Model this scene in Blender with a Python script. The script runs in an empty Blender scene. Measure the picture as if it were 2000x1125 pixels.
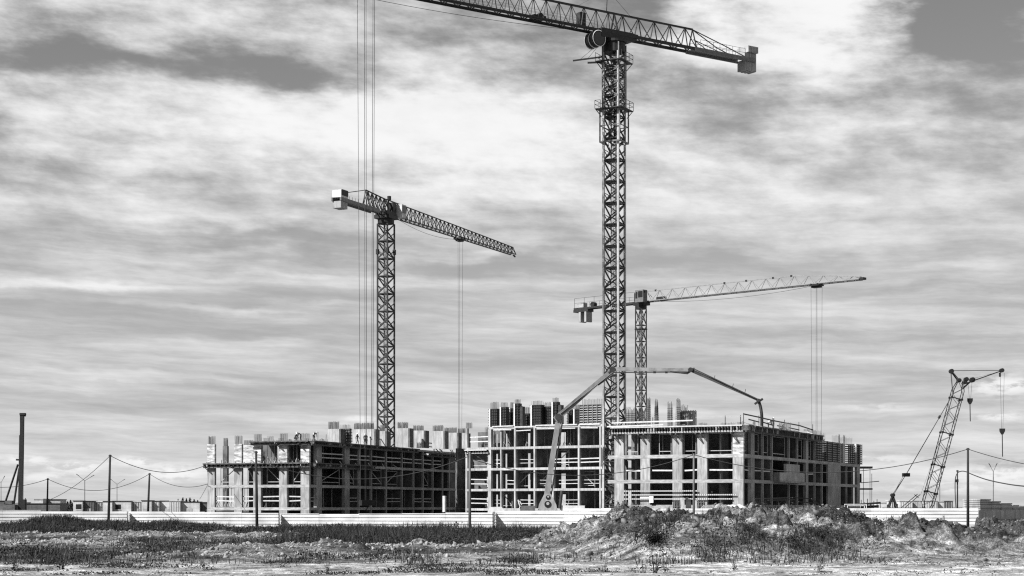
import bpy, math, random
import numpy as np
from mathutils import Vector, Matrix

random.seed(7)
RNG = np.random.default_rng(11)
SC = bpy.context.scene
COL = SC.collection

# ------------------------------------------------------------------ camera, sky, sun, exposure
F = 3400.0            # focal length in photo pixels (2000 px wide)
CZ = 2.2              # eye height
HY = 989.0            # photo row of the horizon
cd = bpy.data.cameras.new('camera')
cam = bpy.data.objects.new('camera', cd)
COL.objects.link(cam)
cam.location = (0, 0, CZ)
cam.rotation_euler = (math.radians(90), 0, 0)
cd.sensor_width = 36.0
cd.lens = 36.0 * F / 2000.0
cd.shift_y = (HY - 562.5) / 2000.0
cd.clip_start = 0.5
cd.clip_end = 12000
SC.camera = cam

SUN_EL = math.radians(42)
SUN_DIR = Vector((-0.83 * math.cos(SUN_EL), -0.56 * math.cos(SUN_EL), math.sin(SUN_EL))).normalized()
sd = bpy.data.lights.new('sun', 'SUN')
sd.energy = 5.0
sd.angle = math.radians(0.5)
sun = bpy.data.objects.new('sun', sd)
COL.objects.link(sun)
sun.rotation_euler = SUN_DIR.to_track_quat('Z', 'Y').to_euler()

SC.view_settings.view_transform = 'Standard'
SC.view_settings.look = 'None'
SC.view_settings.exposure = 0.62
SC.view_settings.gamma = 1.0
SC.view_settings.use_curve_mapping = False
SC.render.engine = 'CYCLES'
SC.cycles.max_bounces = 4
SC.cycles.diffuse_bounces = 1
SC.cycles.glossy_bounces = 2
SC.cycles.use_denoising = False
SC.cycles.pixel_filter_type = 'BLACKMAN_HARRIS'
SC.cycles.filter_width = 1.2


class Net:
    """small helper for node trees"""
    def __init__(s, nt):
        s.nt = nt

    def put(s, node, i, v):
        if hasattr(v, 'links'):
            s.nt.links.new(v, node.inputs[i])
        elif v is not None:
            node.inputs[i].default_value = v

    def m(s, op, a, b=None, c=None, clamp=False):
        n = s.nt.nodes.new('ShaderNodeMath')
        n.operation = op
        n.use_clamp = clamp
        s.put(n, 0, a)
        if b is not None: s.put(n, 1, b)
        if c is not None: s.put(n, 2, c)
        return n.outputs[0]

    def v(s, op, a, b=None):
        n = s.nt.nodes.new('ShaderNodeVectorMath')
        n.operation = op
        s.put(n, 0, a)
        if b is not None: s.put(n, 1, b)
        return n.outputs['Value'] if op == 'DOT_PRODUCT' else n.outputs[0]

    def xyz(s, x, y, z):
        n = s.nt.nodes.new('ShaderNodeCombineXYZ')
        s.put(n, 0, x); s.put(n, 1, y); s.put(n, 2, z)
        return n.outputs[0]

    def noise(s, vec, scale, detail=6, rough=0.55, dim='3D', dist=0.0):
        n = s.nt.nodes.new('ShaderNodeTexNoise')
        n.noise_dimensions = dim
        s.put(n, 'Vector', vec)
        n.inputs['Scale'].default_value = scale
        n.inputs['Detail'].default_value = detail
        n.inputs['Roughness'].default_value = rough
        n.inputs['Distortion'].default_value = dist
        return n.outputs['Fac']

    def ramp(s, x, a, b, lo=0.0, hi=1.0):
        n = s.nt.nodes.new('ShaderNodeMapRange')
        n.interpolation_type = 'SMOOTHSTEP'
        s.put(n, 0, x)
        n.inputs[1].default_value = a; n.inputs[2].default_value = b
        n.inputs[3].default_value = lo; n.inputs[4].default_value = hi
        return n.outputs[0]


world = bpy.data.worlds.new('World')
SC.world = world
world.use_nodes = True
wt = world.node_tree
wt.nodes.clear()
W = Net(wt)
tc = wt.nodes.new('ShaderNodeTexCoord')
sep = wt.nodes.new('ShaderNodeSeparateXYZ')
wt.links.new(tc.outputs['Generated'], sep.inputs[0])
AZ = W.m('ARCTAN2', sep.outputs[0], sep.outputs[1])
EL = W.m('ARCSINE', sep.outputs[2])
sky = wt.nodes.new('ShaderNodeTexSky')
sky.sky_type = 'NISHITA'
sky.sun_disc = False
sky.sun_elevation = SUN_EL
sky.sun_rotation = math.atan2(SUN_DIR.x, SUN_DIR.y)
sky.altitude = 100
sky.air_density = 1.0
sky.dust_density = 0.6
sky.ozone_density = 2.0
sepc = wt.nodes.new('ShaderNodeSeparateColor')
wt.links.new(sky.outputs[0], sepc.inputs[0])
# black and white photograph through a red filter: only the red of the sky counts
clear = W.m('MINIMUM', W.m('MULTIPLY', sepc.outputs[0], 1.25), 4.0)
clear = W.m('MULTIPLY', clear, W.ramp(W.m('ABSOLUTE', AZ), 0.40, 0.9, 1.0, 0.85))
# cloud field, in directions: azimuth and elevation in thousandths of the photograph's pixels
pu0 = W.m('MULTIPLY_ADD', AZ, 3.4, 1.0)
pv0 = W.m('MULTIPLY_ADD', EL, -3.4, 0.989)
s_ = W.m('ADD', W.m('MAXIMUM', EL, 0.0), 0.035)
cv = W.xyz(W.m('DIVIDE', AZ, s_), W.m('DIVIDE', 1.0, s_), 0.0)      # seen as a flat cloud deck
n_big = W.noise(cv, 0.9, 4, 0.55, '2D')
n_mid = W.noise(cv, 2.6, 8, 0.62, '2D', 0.15)
pvv = W.xyz(W.m('MULTIPLY_ADD', pv0, -0.5, pu0), W.m('MULTIPLY', pv0, 2.5), 0.3)
n_puf = W.noise(pvv, 6.5, 9, 0.60, '2D', 0.0)
n_warp = W.noise(pvv, 4.0, 5, 0.55, '2D')
n_warp2 = W.noise(W.v('ADD', pvv, (7.3, 3.1, 0)), 4.0, 5, 0.55, '2D')
pu = W.m('ADD', pu0, W.m('MULTIPLY', W.m('SUBTRACT', n_warp, 0.5), 0.20))
pv = W.m('ADD', pv0, W.m('MULTIPLY', W.m('SUBTRACT', n_warp2, 0.5), 0.10))
P2 = W.xyz(pu, pv, 0.0)
CLOUDS = [  # azimuth, elevation, radii (photo pixels), weight
    (700, 240, 330, 62, .55), (1000, 285, 260, 75, .52), (560, 300, 420, 48, .20), (360, 215, 260, 26, .22), (900, 215, 220, 40, .25), (1020, 370, 200, 30, .20),
    (100, 260, 260, 26, .20), (130, 420, 330, 30, .30), (470, 420, 220, 24, .12), (200, 330, 160, 20, .08),
    (50, 172, 120, 30, -.58), (190, 150, 120, 18, -.30), (330, 138, 130, 16, -.34), (470, 160, 120, 18, -.36), (620, 168, 150, 20, -.52), (780, 195, 120, 16, -.30),
    (0, 280, 90, 24, -.45), (50, 350, 90, 12, -.22), (380, 375, 90, 10, -.14),
    (120, 60, 260, 46, .26), (420, 50, 200, 40, .18), (640, 40, 120, 30, .10), (860, 30, 190, 24, -.20), (960, 85, 160, 20, -.22), (900, 120, 160, 22, .10), (1050, 150, 120, 24, -.10), (1230, 10, 120, 46, -.75), (1270, 70, 90, 24, -.25),
    (1470, 60, 120, 70, .55), (1420, 150, 140, 36, .40), (1610, 110, 120, 80, .42), (1830, 4, 90, 30, .85), (1700, 10, 100, 40, .55), (1560, 0, 160, 50, .22), (1680, 180, 90, 30, .20),
    (1820, 100, 85, 46, -.66), (1950, 60, 90, 80, -.48), (1930, 160, 110, 44, -.26), (1300, 180, 140, 30, -.30), (1900, 240, 120, 30, -.22),
    (1500, 200, 150, 22, -.14), (1250, 250, 140, 18, -.20), (1400, 262, 120, 12, -.16), (1700, 300, 60, 12, -.14), (1860, 380, 120, 14, -.10), (1640, 280, 120, 30, .10),
    (1330, 420, 330, 56, .26), (1750, 440, 300, 60, .16), (1400, 330, 240, 30, .12), (1330, 516, 340, 16, -.42), (1700, 530, 260, 16, -.10), (1900, 545, 200, 14, .10), (1800, 585, 220, 9, -.16),
    (500, 474, 170, 12, -.34), (640, 492, 150, 12, -.30), (350, 505, 320, 12, .16), (200, 572, 220, 9, .36), (480, 605, 220, 9, .24), (200, 605, 200, 10, -.05), (560, 645, 260, 26, -.14), (60, 640, 200, 40, -.10), (40, 530, 100, 20, -.10),
    (420, 545, 250, 9, .20), (900, 520, 200, 18, -.30), (900, 492, 160, 8, .22), (860, 460, 160, 8, -.08), (1420, 600, 340, 12, .10), (1700, 670, 260, 7, -.12),
    (150, 738, 220, 13, .22), (420, 745, 150, 11, .16), (1000, 640, 240, 40, .06), (1500, 690, 360, 20, .08), (620, 690, 240, 10, -.10),
]
LOW = [(1945, 762, 60, 17, .9), (165, 914, 38, 9, .85), (272, 906, 36, 7, .8), (350, 926, 52, 12, .6), (1922, 822, 40, 7, .7), (1935, 925, 66, 16, .7), (70, 902, 46, 7, .5), (1715, 900, 70, 8, .4), (110, 935, 60, 9, .4), (1700, 800, 50, 6, .3), (715, 822, 36, 6, .5), (1820, 955, 90, 10, .4)]
def blobs(items, vec):
    acc = None
    for (cx, cy, rx, ry, wgt) in items:
        d = W.v('MULTIPLY', W.v('SUBTRACT', vec, (cx / 1000, cy / 1000, 0)), (1000 / rx, 1000 / ry, 0))
        e = W.m('POWER', 2.2, W.m('MULTIPLY', W.v('DOT_PRODUCT', d, d), -1.0))
        acc = W.m('MULTIPLY', e, wgt) if acc is None else W.m('MULTIPLY_ADD', e, wgt, acc)
    return acc
acc = blobs(CLOUDS, P2)
n_lo = W.noise(W.xyz(W.m('MULTIPLY', pu0, 18.0), W.m('MULTIPLY', pv0, 50.0), 0.7), 1.0, 5, 0.6, '2D')
P3 = W.xyz(W.m('MULTIPLY_ADD', W.m('SUBTRACT', n_puf, 0.5), 0.05, pu0), W.m('MULTIPLY_ADD', W.m('SUBTRACT', n_lo, 0.5), 0.02, pv0), 0.0)
low = W.m('MULTIPLY', blobs(LOW, P3), W.ramp(n_lo, 0.36, 0.58, 0.0, 1.0))
# long thin streaks lower down, sloping a little
st = W.xyz(W.m('MULTIPLY', pu0, 1.1), W.m('MULTIPLY', W.m('MULTIPLY_ADD', pu0, -0.04, W.m('MULTIPLY_ADD', W.m('SUBTRACT', pv, pv0), 0.35, pv0)), 17.0), 0.0)
n_st = W.noise(st, 1.3, 8, 0.60, '2D', 0.0)
lowfade = W.ramp(EL, 0.0, 0.10, 0.40, 0.95)
det = W.m('ADD', W.m('MULTIPLY', W.m('SUBTRACT', n_mid, 0.5), 0.50), W.m('MULTIPLY', W.m('SUBTRACT', n_big, 0.5), 0.25))
det = W.m('ADD', det, W.m('MULTIPLY', W.m('SUBTRACT', n_puf, 0.5), W.ramp(EL, 0.10, 0.20, 0.10, 1.35)))
det = W.m('ADD', W.m('MULTIPLY', det, lowfade), W.m('MULTIPLY', W.m('SUBTRACT', n_st, 0.5), W.ramp(EL, 0.11, 0.22, 1.35, 0.32)))
base = W.ramp(EL, 0.29, 0.42, 1.0, 0.0)
base = W.m('MULTIPLY', base, W.ramp(W.m('ABSOLUTE', AZ), 0.45, 0.9, 1.0, 0.2))
base = W.m('MULTIPLY', base, W.m('ADD', W.ramp(EL, 0.12, 0.19, 0.33, 0.42), W.ramp(EL, 0.0, 0.09, 0.26, 0.0)))
# unseen bright cloud bank added at the right to lighten shaded right-hand faces
fill_bank = W.m('MULTIPLY', W.m('MULTIPLY', W.ramp(AZ, 0.45, 0.75, 0.0, 0.5), W.ramp(AZ, 1.7, 2.2, 1.0, 0.0)), W.ramp(EL, 0.45, 0.75, 1.0, 0.0))
base = W.m('ADD', base, fill_bank)
cov = W.m('ADD', W.m('ADD', acc, base), W.m('ADD', det, low))
n_fine = W.noise(W.xyz(W.m('MULTIPLY_ADD', pv0, -0.6, pu0), W.m('MULTIPLY', pv0, 4.0), 0.9), 20.0, 6, 0.62, '2D')
cov = W.m('ADD', cov, W.m('MULTIPLY', W.m('SUBTRACT', n_fine, 0.5), W.ramp(EL, 0.02, 0.2, 0.12, 0.22)))
# the heaped cloud at the upper right has firmer edges
firm = blobs([(1560, 70, 260, 120, .40), (1850, 40, 110, 60, .45)], P2)
cov = W.m('ADD', cov, W.m('MULTIPLY', W.m('SUBTRACT', cov, 0.5), firm))
cov = W.ramp(cov, -0.14, 1.24, 0.0, 1.06)
lit = W.m('MULTIPLY', 8.7, W.ramp(n_puf, 0.1, 0.7, 0.92, 1.02))
tot = W.m('ADD', W.m('MULTIPLY', clear, W.m('SUBTRACT', 1.06, cov)), W.m('MULTIPLY', lit, cov))
comb = W.xyz(tot, tot, tot)
bg = wt.nodes.new('ShaderNodeBackground')
bg.inputs[1].default_value = 0.0650
wt.links.new(comb, bg.inputs[0])
wo = wt.nodes.new('ShaderNodeOutputWorld')
wt.links.new(bg.outputs[0], wo.inputs[0])
try:
    world.cycles.sampling_method = 'MANUAL'
    world.cycles.sample_map_resolution = 256
except Exception:
    pass


# ------------------------------------------------------------------ materials (all grey: a black and white photograph)
def mat(name, lo, hi=None, scale=1.0, rough=0.8, metal=0.0, stretch=(1, 1, 1), detail=5, bump=0.0, spec=0.3, second=None, vary=0.18):
    hi = lo if hi is None else hi
    m = bpy.data.materials.new(name)
    m.use_nodes = True
    nt = m.node_tree
    b = nt.nodes['Principled BSDF']
    b.inputs['Roughness'].default_value = rough
    b.inputs['Metallic'].default_value = metal
    b.inputs['Specular IOR Level'].default_value = spec
    N = Net(nt)
    t = nt.nodes.new('ShaderNodeTexCoord')
    vec = N.v('MULTIPLY', t.outputs['Object'], stretch)
    f = N.noise(vec, scale, detail, 0.6)
    x = N.ramp(f, 0.3, 0.7, lo, hi)
    if second:      # broad patches: scale, factor at the dark end
        f2 = N.noise(N.v('ADD', t.outputs['Object'], (31.0, 7.0, 3.0)), second[0], 3, 0.5)
        x = N.m('MULTIPLY', x, N.ramp(f2, 0.35, 0.6, second[1], 1.0))
    if vary:        # pieces of one material differ a little in tone
        oi = nt.nodes.new('ShaderNodeObjectInfo')
        x = N.m('MULTIPLY', x, N.m('MULTIPLY_ADD', oi.outputs['Random'], vary, 1.0 - vary * .6))
    nt.links.new(N.xyz(x, x, x), b.inputs['Base Color'])
    if bump:
        bp = nt.nodes.new('ShaderNodeBump')
        bp.inputs['Strength'].default_value = bump
        bp.inputs['Distance'].default_value = 0.05
        nt.links.new(f, bp.inputs['Height'])
        nt.links.new(bp.outputs[0], b.inputs['Normal'])
    return m


M = {
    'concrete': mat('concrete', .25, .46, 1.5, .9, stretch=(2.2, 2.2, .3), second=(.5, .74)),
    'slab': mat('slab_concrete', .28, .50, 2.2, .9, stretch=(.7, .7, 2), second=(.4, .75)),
    'shaded_concrete': mat('shade_dark_concrete', .10, .19, 1.2, .95, second=(.2, .6)),  # raw concrete again, with the shade of the interiors put into its colour
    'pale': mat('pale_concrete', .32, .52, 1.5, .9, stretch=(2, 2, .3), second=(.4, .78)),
    'sheet': mat('plastic_sheet', .14, .75, 1.4, .35, stretch=(.6, .6, 2.2), detail=4, spec=.5),
    'rebar': mat('rebar_steel', .10, .16, 3, .8),
    'ply': mat('dark_plywood', .022, .05, 2, .6),
    'timber': mat('pale_timber', .42, .65, 3, .8, stretch=(1, 1, 3)),
    'grimy': mat('grimy_timber', .05, .15, 3, .85),
    'crane': mat('dark_crane_paint', .022, .042, 2, .5),
    'crane_pale': mat('pale_crane_paint', .32, .46, 2, .5),
    'crane_mid': mat('worn_crane_paint', .12, .19, 2, .5),
    'crane_grey': mat('grey_crane_paint', .20, .30, 2, .5),
    'galv': mat('galvanised_steel', .30, .45, 4, .5),
    'dark': mat('dark_steel', .012, .026, 4, .55),
    'rope': mat('wire_rope', .035, .06, 8, .6),
    'ballast': mat('ballast_concrete', .26, .40, 2, .9, stretch=(1, 1, .3)),
    'fence': mat('white_sheet_metal', .58, .80, .8, .45, stretch=(.25, 1, 1.6), second=(.35, .82)),
    'wood': mat('tarred_pole_wood', .015, .035, 4, .85, stretch=(3, 3, .3)),
    'poleconc': mat('grey_pole', .10, .16, 3, .85, stretch=(2, 2, .3)),
    'boom': mat('pump_boom_paint', .16, .28, 1, .5),
    'boomdark': mat('pump_boom_dark', .03, .06, 1, .5),
    'white': mat('white_paint', .62, .80, 2, .5),
    'cabin': mat('cabin_wall', .55, .75, 2, .6, second=(.3, .7)),
    'cabindark': mat('cabin_dark', .07, .13, 2, .6),
    'glass': mat('dark_glass', .012, .02, 1, .08, spec=.6),
    'leaf': mat('weed_leaf', .010, .045, 1.2, .7),
    'leaf2': mat('pale_weed_leaf', .03, .09, 2.2, .7),
    'straw': mat('dry_stem', .12, .26, 2, .8),
    'needle': mat('conifer_needles', .010, .03, 2, .8),
    'bark': mat('bark', .03, .06, 4, .9),
    'clod': mat('earth_clod', .06, .26, 2.2, .95, bump=.4, second=(.4, .6)),
    'clod_pale': mat('pale_earth_clod', .16, .42, 3.0, .95, bump=.4, second=(.6, .6)),
    'skin': mat('skin', .30, .36, 3, .6),
    'cloth': mat('dark_work_clothes', .03, .07, 6, .9),
    'vest': mat('pale_vest', .45, .6, 6, .8),
}


def striped(name, a, b, scale):
    m = bpy.data.materials.new(name)
    m.use_nodes = True
    nt = m.node_tree
    N = Net(nt)
    t = nt.nodes.new('ShaderNodeTexCoord')
    w = nt.nodes.new('ShaderNodeTexWave')
    w.wave_profile = 'SIN'
    w.inputs['Scale'].default_value = scale
    nt.links.new(t.outputs['Object'], w.inputs['Vector'])
    x = N.ramp(w.outputs['Fac'], .45, .55, a, b)
    nt.links.new(N.xyz(x, x, x), nt.nodes['Principled BSDF'].inputs['Base Color'])
    return m


M['stripe'] = striped('striped_barrier', .16, .5, 1.1)


# ------------------------------------------------------------------ helpers
def X(px, Y): return (px - 1000.0) * Y / F
def Z(py, Y): return CZ + (HY - py) * Y / F
def P(px, py, Y): return Vector((X(px, Y), Y, Z(py, Y)))


ORD = 'first second third fourth fifth sixth seventh eighth ninth tenth eleventh twelfth thirteenth fourteenth fifteenth sixteenth seventeenth eighteenth nineteenth twentieth'.split()


class MB:
    """collects boxes, bars and tubes; build() links them as ONE mesh object"""
    def __init__(s):
        s.v = []; s.f = []

    def add(s, vs, fs):
        n = len(s.v)
        s.v.extend([tuple(p) for p in vs])
        s.f.extend([tuple(i + n for i in f) for f in fs])

    BF = [(0, 3, 2, 1), (4, 5, 6, 7), (0, 1, 5, 4), (1, 2, 6, 5), (2, 3, 7, 6), (3, 0, 4, 7)]

    def box(s, x0, x1, y0, y1, z0, z1):
        s.add([(x0, y0, z0), (x1, y0, z0), (x1, y1, z0), (x0, y1, z0), (x0, y0, z1), (x1, y0, z1), (x1, y1, z1), (x0, y1, z1)], s.BF)
        return s

    def hexa(s, pts):
        s.add(pts, s.BF)
        return s

    def bar(s, p, q, w, h=None, caps=True):
        p = Vector(p); q = Vector(q); h = w if h is None else h
        d = q - p
        if d.length < 1e-6: return s
        d.normalize()
        up = Vector((0, 0, 1)) if abs(d.z) < 0.95 else Vector((0, 1, 0))
        a = d.cross(up).normalized(); b = a.cross(d)
        vs = [c + a * (i * w / 2) + b * (j * h / 2) for c in (p, q) for i, j in ((-1, -1), (1, -1), (1, 1), (-1, 1))]
        fs = [(0, 1, 5, 4), (1, 2, 6, 5), (2, 3, 7, 6), (3, 0, 4, 7)]
        if caps: fs += [(3, 2, 1, 0), (4, 5, 6, 7)]
        s.add(vs, fs)
        return s

    def tube(s, pts, r, n=6, r2=None):
        pts = [Vector(p) for p in pts]
        k = len(pts); base = len(s.v); vs = []; fs = []
        for i, p in enumerate(pts):
            d = (pts[min(i + 1, k - 1)] - pts[max(i - 1, 0)]).normalized()
            up = Vector((0, 0, 1)) if abs(d.z) < 0.95 else Vector((0, 1, 0))
            a = d.cross(up).normalized(); b = a.cross(d)
            rr = r if r2 is None else r + (r2 - r) * i / (k - 1)
            for j in range(n):
                t = 2 * math.pi * j / n
                vs.append(p + a * (rr * math.cos(t)) + b * (rr * math.sin(t)))
        for i in range(k - 1):
            for j in range(n):
                fs.append((i * n + j, i * n + (j + 1) % n, (i + 1) * n + (j + 1) % n, (i + 1) * n + j))
        fs.append(tuple(range(n - 1, -1, -1)))
        fs.append(tuple((k - 1) * n + j for j in range(n)))
        s.add(vs, fs)
        return s

    def prism(s, poly, a, b, axis='y'):
        """poly: 2-D outline; extruded from a to b along the axis"""
        n = len(poly); vs = []
        for c in (a, b):
            for (u, w) in poly:
                vs.append((u, c, w) if axis == 'y' else ((c, u, w) if axis == 'x' else (u, w, c)))
        fs = [tuple(range(n)), tuple(range(2 * n - 1, n - 1, -1))]
        for i in range(n):
            j = (i + 1) % n
            fs.append((i, i + n, j + n, j))
        s.add(vs, fs)
        return s

    def build(s, name, m, parent=None, loc=None, rz=0.0, smooth=False):
        me = bpy.data.meshes.new(name)
        me.from_pydata(s.v, [], s.f)
        me.update()
        me.materials.append(M[m] if isinstance(m, str) else m)
        if smooth:
            me.polygons.foreach_set('use_smooth', [True] * len(me.polygons))
        o = bpy.data.objects.new(name, me)
        COL.objects.link(o)
        if parent: o.parent = parent
        if loc is not None: o.location = loc
        o.rotation_euler = (0, 0, rz)
        return o


def tag(o, label=None, cat=None, group=None, kind=None):
    if label: o['label'] = label
    if cat: o['category'] = cat
    if group: o['group'] = group
    if kind: o['kind'] = kind
    return o


def thing(name, label, cat, loc=(0, 0, 0), rz=0.0, group=None):
    o = bpy.data.objects.new(name, None)
    o.empty_display_size = 0.3
    COL.objects.link(o)
    o.location = loc
    o.rotation_euler = (0, 0, rz)
    return tag(o, label, cat, group)


def copy_tree(o, parent=None, **kw):
    kids = [c for c in ALLKIDS(o)]
    c = o.copy()
    COL.objects.link(c)
    if parent: c.parent = parent
    for ch in kids: copy_tree(ch, c)
    return c


def ALLKIDS(o):
    return [c for c in COL.objects if c.parent == o]


def arrays_mesh(name, verts, faces, m, kind=None, smooth=False):
    """numpy arrays (n,3) and (k,4) or (k,3) into one mesh object"""
    me = bpy.data.meshes.new(name)
    nv, (nf, k) = len(verts), faces.shape
    me.vertices.add(nv)
    me.vertices.foreach_set('co', np.ascontiguousarray(verts, dtype=np.float32).ravel())
    me.loops.add(nf * k)
    me.loops.foreach_set('vertex_index', np.ascontiguousarray(faces, dtype=np.int32).ravel())
    me.polygons.add(nf)
    me.polygons.foreach_set('loop_start', np.arange(0, nf * k, k, dtype=np.int32))
    me.polygons.foreach_set('loop_total', np.full(nf, k, dtype=np.int32))
    if smooth: me.polygons.foreach_set('use_smooth', np.ones(nf, dtype=bool))
    me.update(calc_edges=True)
    me.materials.append(M[m] if isinstance(m, str) else m)
    o = bpy.data.objects.new(name, me)
    COL.objects.link(o)
    if kind: o['kind'] = kind
    return o

# ------------------------------------------------------------------ ground
def _hash(ix, iy, seed):
    h = (ix.astype(np.int64) * 374761393 + iy.astype(np.int64) * 668265263 + seed * 974711) & 0x7fffffff
    h = ((h ^ (h >> 13)) * 1274126177) & 0x7fffffff
    h = h ^ (h >> 16)
    return (h & 0xffff) / 65535.0


def vnoise(x, y, seed=0):
    ix = np.floor(x); iy = np.floor(y)
    fx = x - ix; fy = y - iy
    fx = fx * fx * (3 - 2 * fx); fy = fy * fy * (3 - 2 * fy)
    a = _hash(ix, iy, seed); b = _hash(ix + 1, iy, seed)
    c = _hash(ix, iy + 1, seed); d = _hash(ix + 1, iy + 1, seed)
    return (a * (1 - fx) + b * fx) * (1 - fy) + (c * (1 - fx) + d * fx) * fy


def fbm(x, y, oct=4, seed=0, gain=0.5):
    t = 0; amp = 1; tot = 0
    for k in range(oct):
        t = t + amp * vnoise(x * 2 ** k + 17.3 * k, y * 2 ** k - 9.1 * k, seed + k)
        tot += amp; amp *= gain
    return t / tot


def sstep(a, b, x):
    t = np.clip((x - a) / (b - a), 0, 1)
    return t * t * (3 - 2 * t)


C_PX = [960, 1040, 1090, 1130, 1160, 1200, 1260, 1330, 1400, 1480, 1560, 1650, 1750, 1830, 1900, 2000, 2300]
C_Y = [1062, 1054, 1042, 1028, 1019, 1012, 1010, 1016, 1009, 1001, 1004, 1006, 1015, 1021, 1029, 1032, 1034]
C_D = [108, 106, 104, 103, 102, 101, 99, 98, 97, 95, 93, 91, 89, 88, 87, 86, 85]
C_B = [92, 88, 84, 78, 74, 71, 68, 67, 68, 69, 75, 78.5, 79, 79.5, 80, 80, 80]


def mound_parts(x, y):
    px = 1000 + F * x / np.maximum(y, 20)
    yc = np.interp(px, C_PX, C_Y); d = np.interp(px, C_PX, C_D); b = np.interp(px, C_PX, C_B)
    zc = CZ + (HY - yc) * d / F - .20 + .12 * sstep(1620, 1800, px)
    t = (y - b) / (d - b)
    up = np.where(t < 1, sstep(0, 1, t) * 0.35 + np.clip(t, 0, 1) ** 0.8 * 0.65, 1 - sstep(1.25, 2.3, 1 + (y - d) / 9.0))
    up = np.where(t < 0, 0, up)
    on = sstep(940, 1090, px)
    return px, zc, up * on


def bump(x, y, px, D, rx, ry, h):
    cx = X(px, D)
    return h * np.exp(-((x - cx) / rx) ** 2 - ((y - D) / ry) ** 2)


LUMPS = [(1210, 100, .40, .7), (1260, 97, .35, .5), (1395, 96, .40, .7), (1470, 94, .42, .6), (1500, 93, .40, .5), (1540, 93, .38, .6), (1590, 88, .55, .7), (1612, 86, .6, .6), (1650, 85, .4, .5),
         (1690, 84, .65, .7), (1720, 85, .45, .6), (1780, 84, .45, .5), (1850, 83, .4, .5), (1300, 78, .4, .6), (1340, 75, .35, .5), (1180, 92, .4, .6), (1150, 84, .3, .5), (1430, 80, .5, .6), (1520, 84, .5, .6),
         (1360, 90, .4, .6), (1940, 82, .35, .5), (1900, 83, .4, .6), (1250, 88, .4, .6), (1560, 81, .4, .5), (1480, 88, .4, .5), (820, 88, .35, .5), (560, 112, .5, .6), (700, 84, .3, .4)]


def height(x, y, fine=True):
    x = np.asarray(x, float); y = np.asarray(y, float)
    px, zc, up = mound_parts(x, y)
    # the site falls a little towards the fence on the left
    base = -0.30 * sstep(110, 190, y) * (1 - sstep(1000, 1500, px)) - 0.12 * sstep(170, 200, y)
    base = base + 0.10 * (fbm(x * .12, y * .12, 3, 5) - .5)
    big = zc * up
    big = big + bump(x, y, 1350, 74, 2.3, 3.2, .85) + bump(x, y, 1440, 73, 2.0, 2.6, .55) + bump(x, y, 1290, 72, 1.6, 2.2, .45)
    big = big + bump(x, y, 1545, 79, 1.8, 3, .5) + bump(x, y, 1215, 78, 2.4, 3, .35)
    # low spoil ridges on the left and in the middle
    r1 = np.exp(-((y - (118 - 0.10 * x + 2.5 * np.sin(x * .21))) / 4.0) ** 2) * (1 - sstep(640, 800, px)) * .32
    r2 = np.exp(-((y - (86 + .45 * (x + 8) + 1.5 * np.sin(x * .5))) / 3.0) ** 2) * sstep(330, 470, px) * (1 - sstep(1060, 1160, px)) * .30
    r3 = np.exp(-((y - (102 + 2 * np.sin(x * .3))) / 3.0) ** 2) * (1 - sstep(150, 330, px)) * .20
    r4 = np.exp(-((y - (74 + 2 * np.sin(x * .4 + 1))) / 2.4) ** 2) * sstep(150, 300, px) * (1 - sstep(900, 1000, px)) * .16
    r5 = bump(x, y, 110, 178, 4.5, 4, .95) + bump(x, y, 270, 176, 4, 4, .5)
    big = big + r1 + r2 + r3 + r4 + r5
    rough = np.clip(up * 1.1 + (r1 + r2 + r3) * 2.6 + r4 * 2 + .10, 0, 1) * (1 - .45 * (1 - sstep(980, 1120, px)))
    rough = rough * (1 - .93 * (1 - sstep(62, 69, y)))
    rough = np.maximum(rough, .22 * sstep(66, 75, y) * (1 - sstep(125, 150, y)))
    z = base + big
    # lumps: heaped clods of several sizes
    w1 = np.abs(fbm(x * .45, y * .45, 2, 21) - .5) * 2
    w2 = np.abs(fbm(x * 1.5 + 3, y * 1.2, 2, 33) - .5) * 2
    w3 = np.abs(fbm(x * 3.8, y * 3.0, 2, 44) - .5) * 2
    z = z + rough * (.80 * (w1 - .25) + .32 * (w2 - .25) + .20 * (w3 - .25))
    # gullies washed into the cut bank
    g = np.abs(vnoise(x * .8 + .2 * y, y * .10, 55) - .5) * 2
    z = z - up * sstep(1450, 1700, px) * .30 * (1 - sstep(.0, .25, g))
    # slumped steps in the dug heap
    t1 = fbm(x * .33 + 5, y * .30, 2, 301); t2 = fbm(x * .95, y * .85 + 3, 2, 311)
    z = z + up * (.55 * (sstep(.475, .515, t1) - .5) + .28 * (sstep(.475, .515, t2) - .5))
    for (lp, ld, lh, lr) in LUMPS:
        q = ((x - X(lp, ld)) ** 2 + ((y - ld) * .8) ** 2) / lr ** 2
        z = z + lh * np.exp(-q ** 1.7)
    if fine:
        z = z + (.012 + .14 * rough) * (fbm(x * 8, y * 8, 2, 66) - .5)
        # wheel ruts along the sandy track
        for c, ww in ((57.6, .35), (59.4, .35), (63.2, .3)):
            yc = c + .9 * np.sin(x * .13 + c)
            z = z - .05 * np.exp(-((y - yc) / ww) ** 2) * (1 + .5 * np.sin(x * 14))
    return z


def hz(x, y): return float(height(np.array([x]), np.array([y]))[0])


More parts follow.
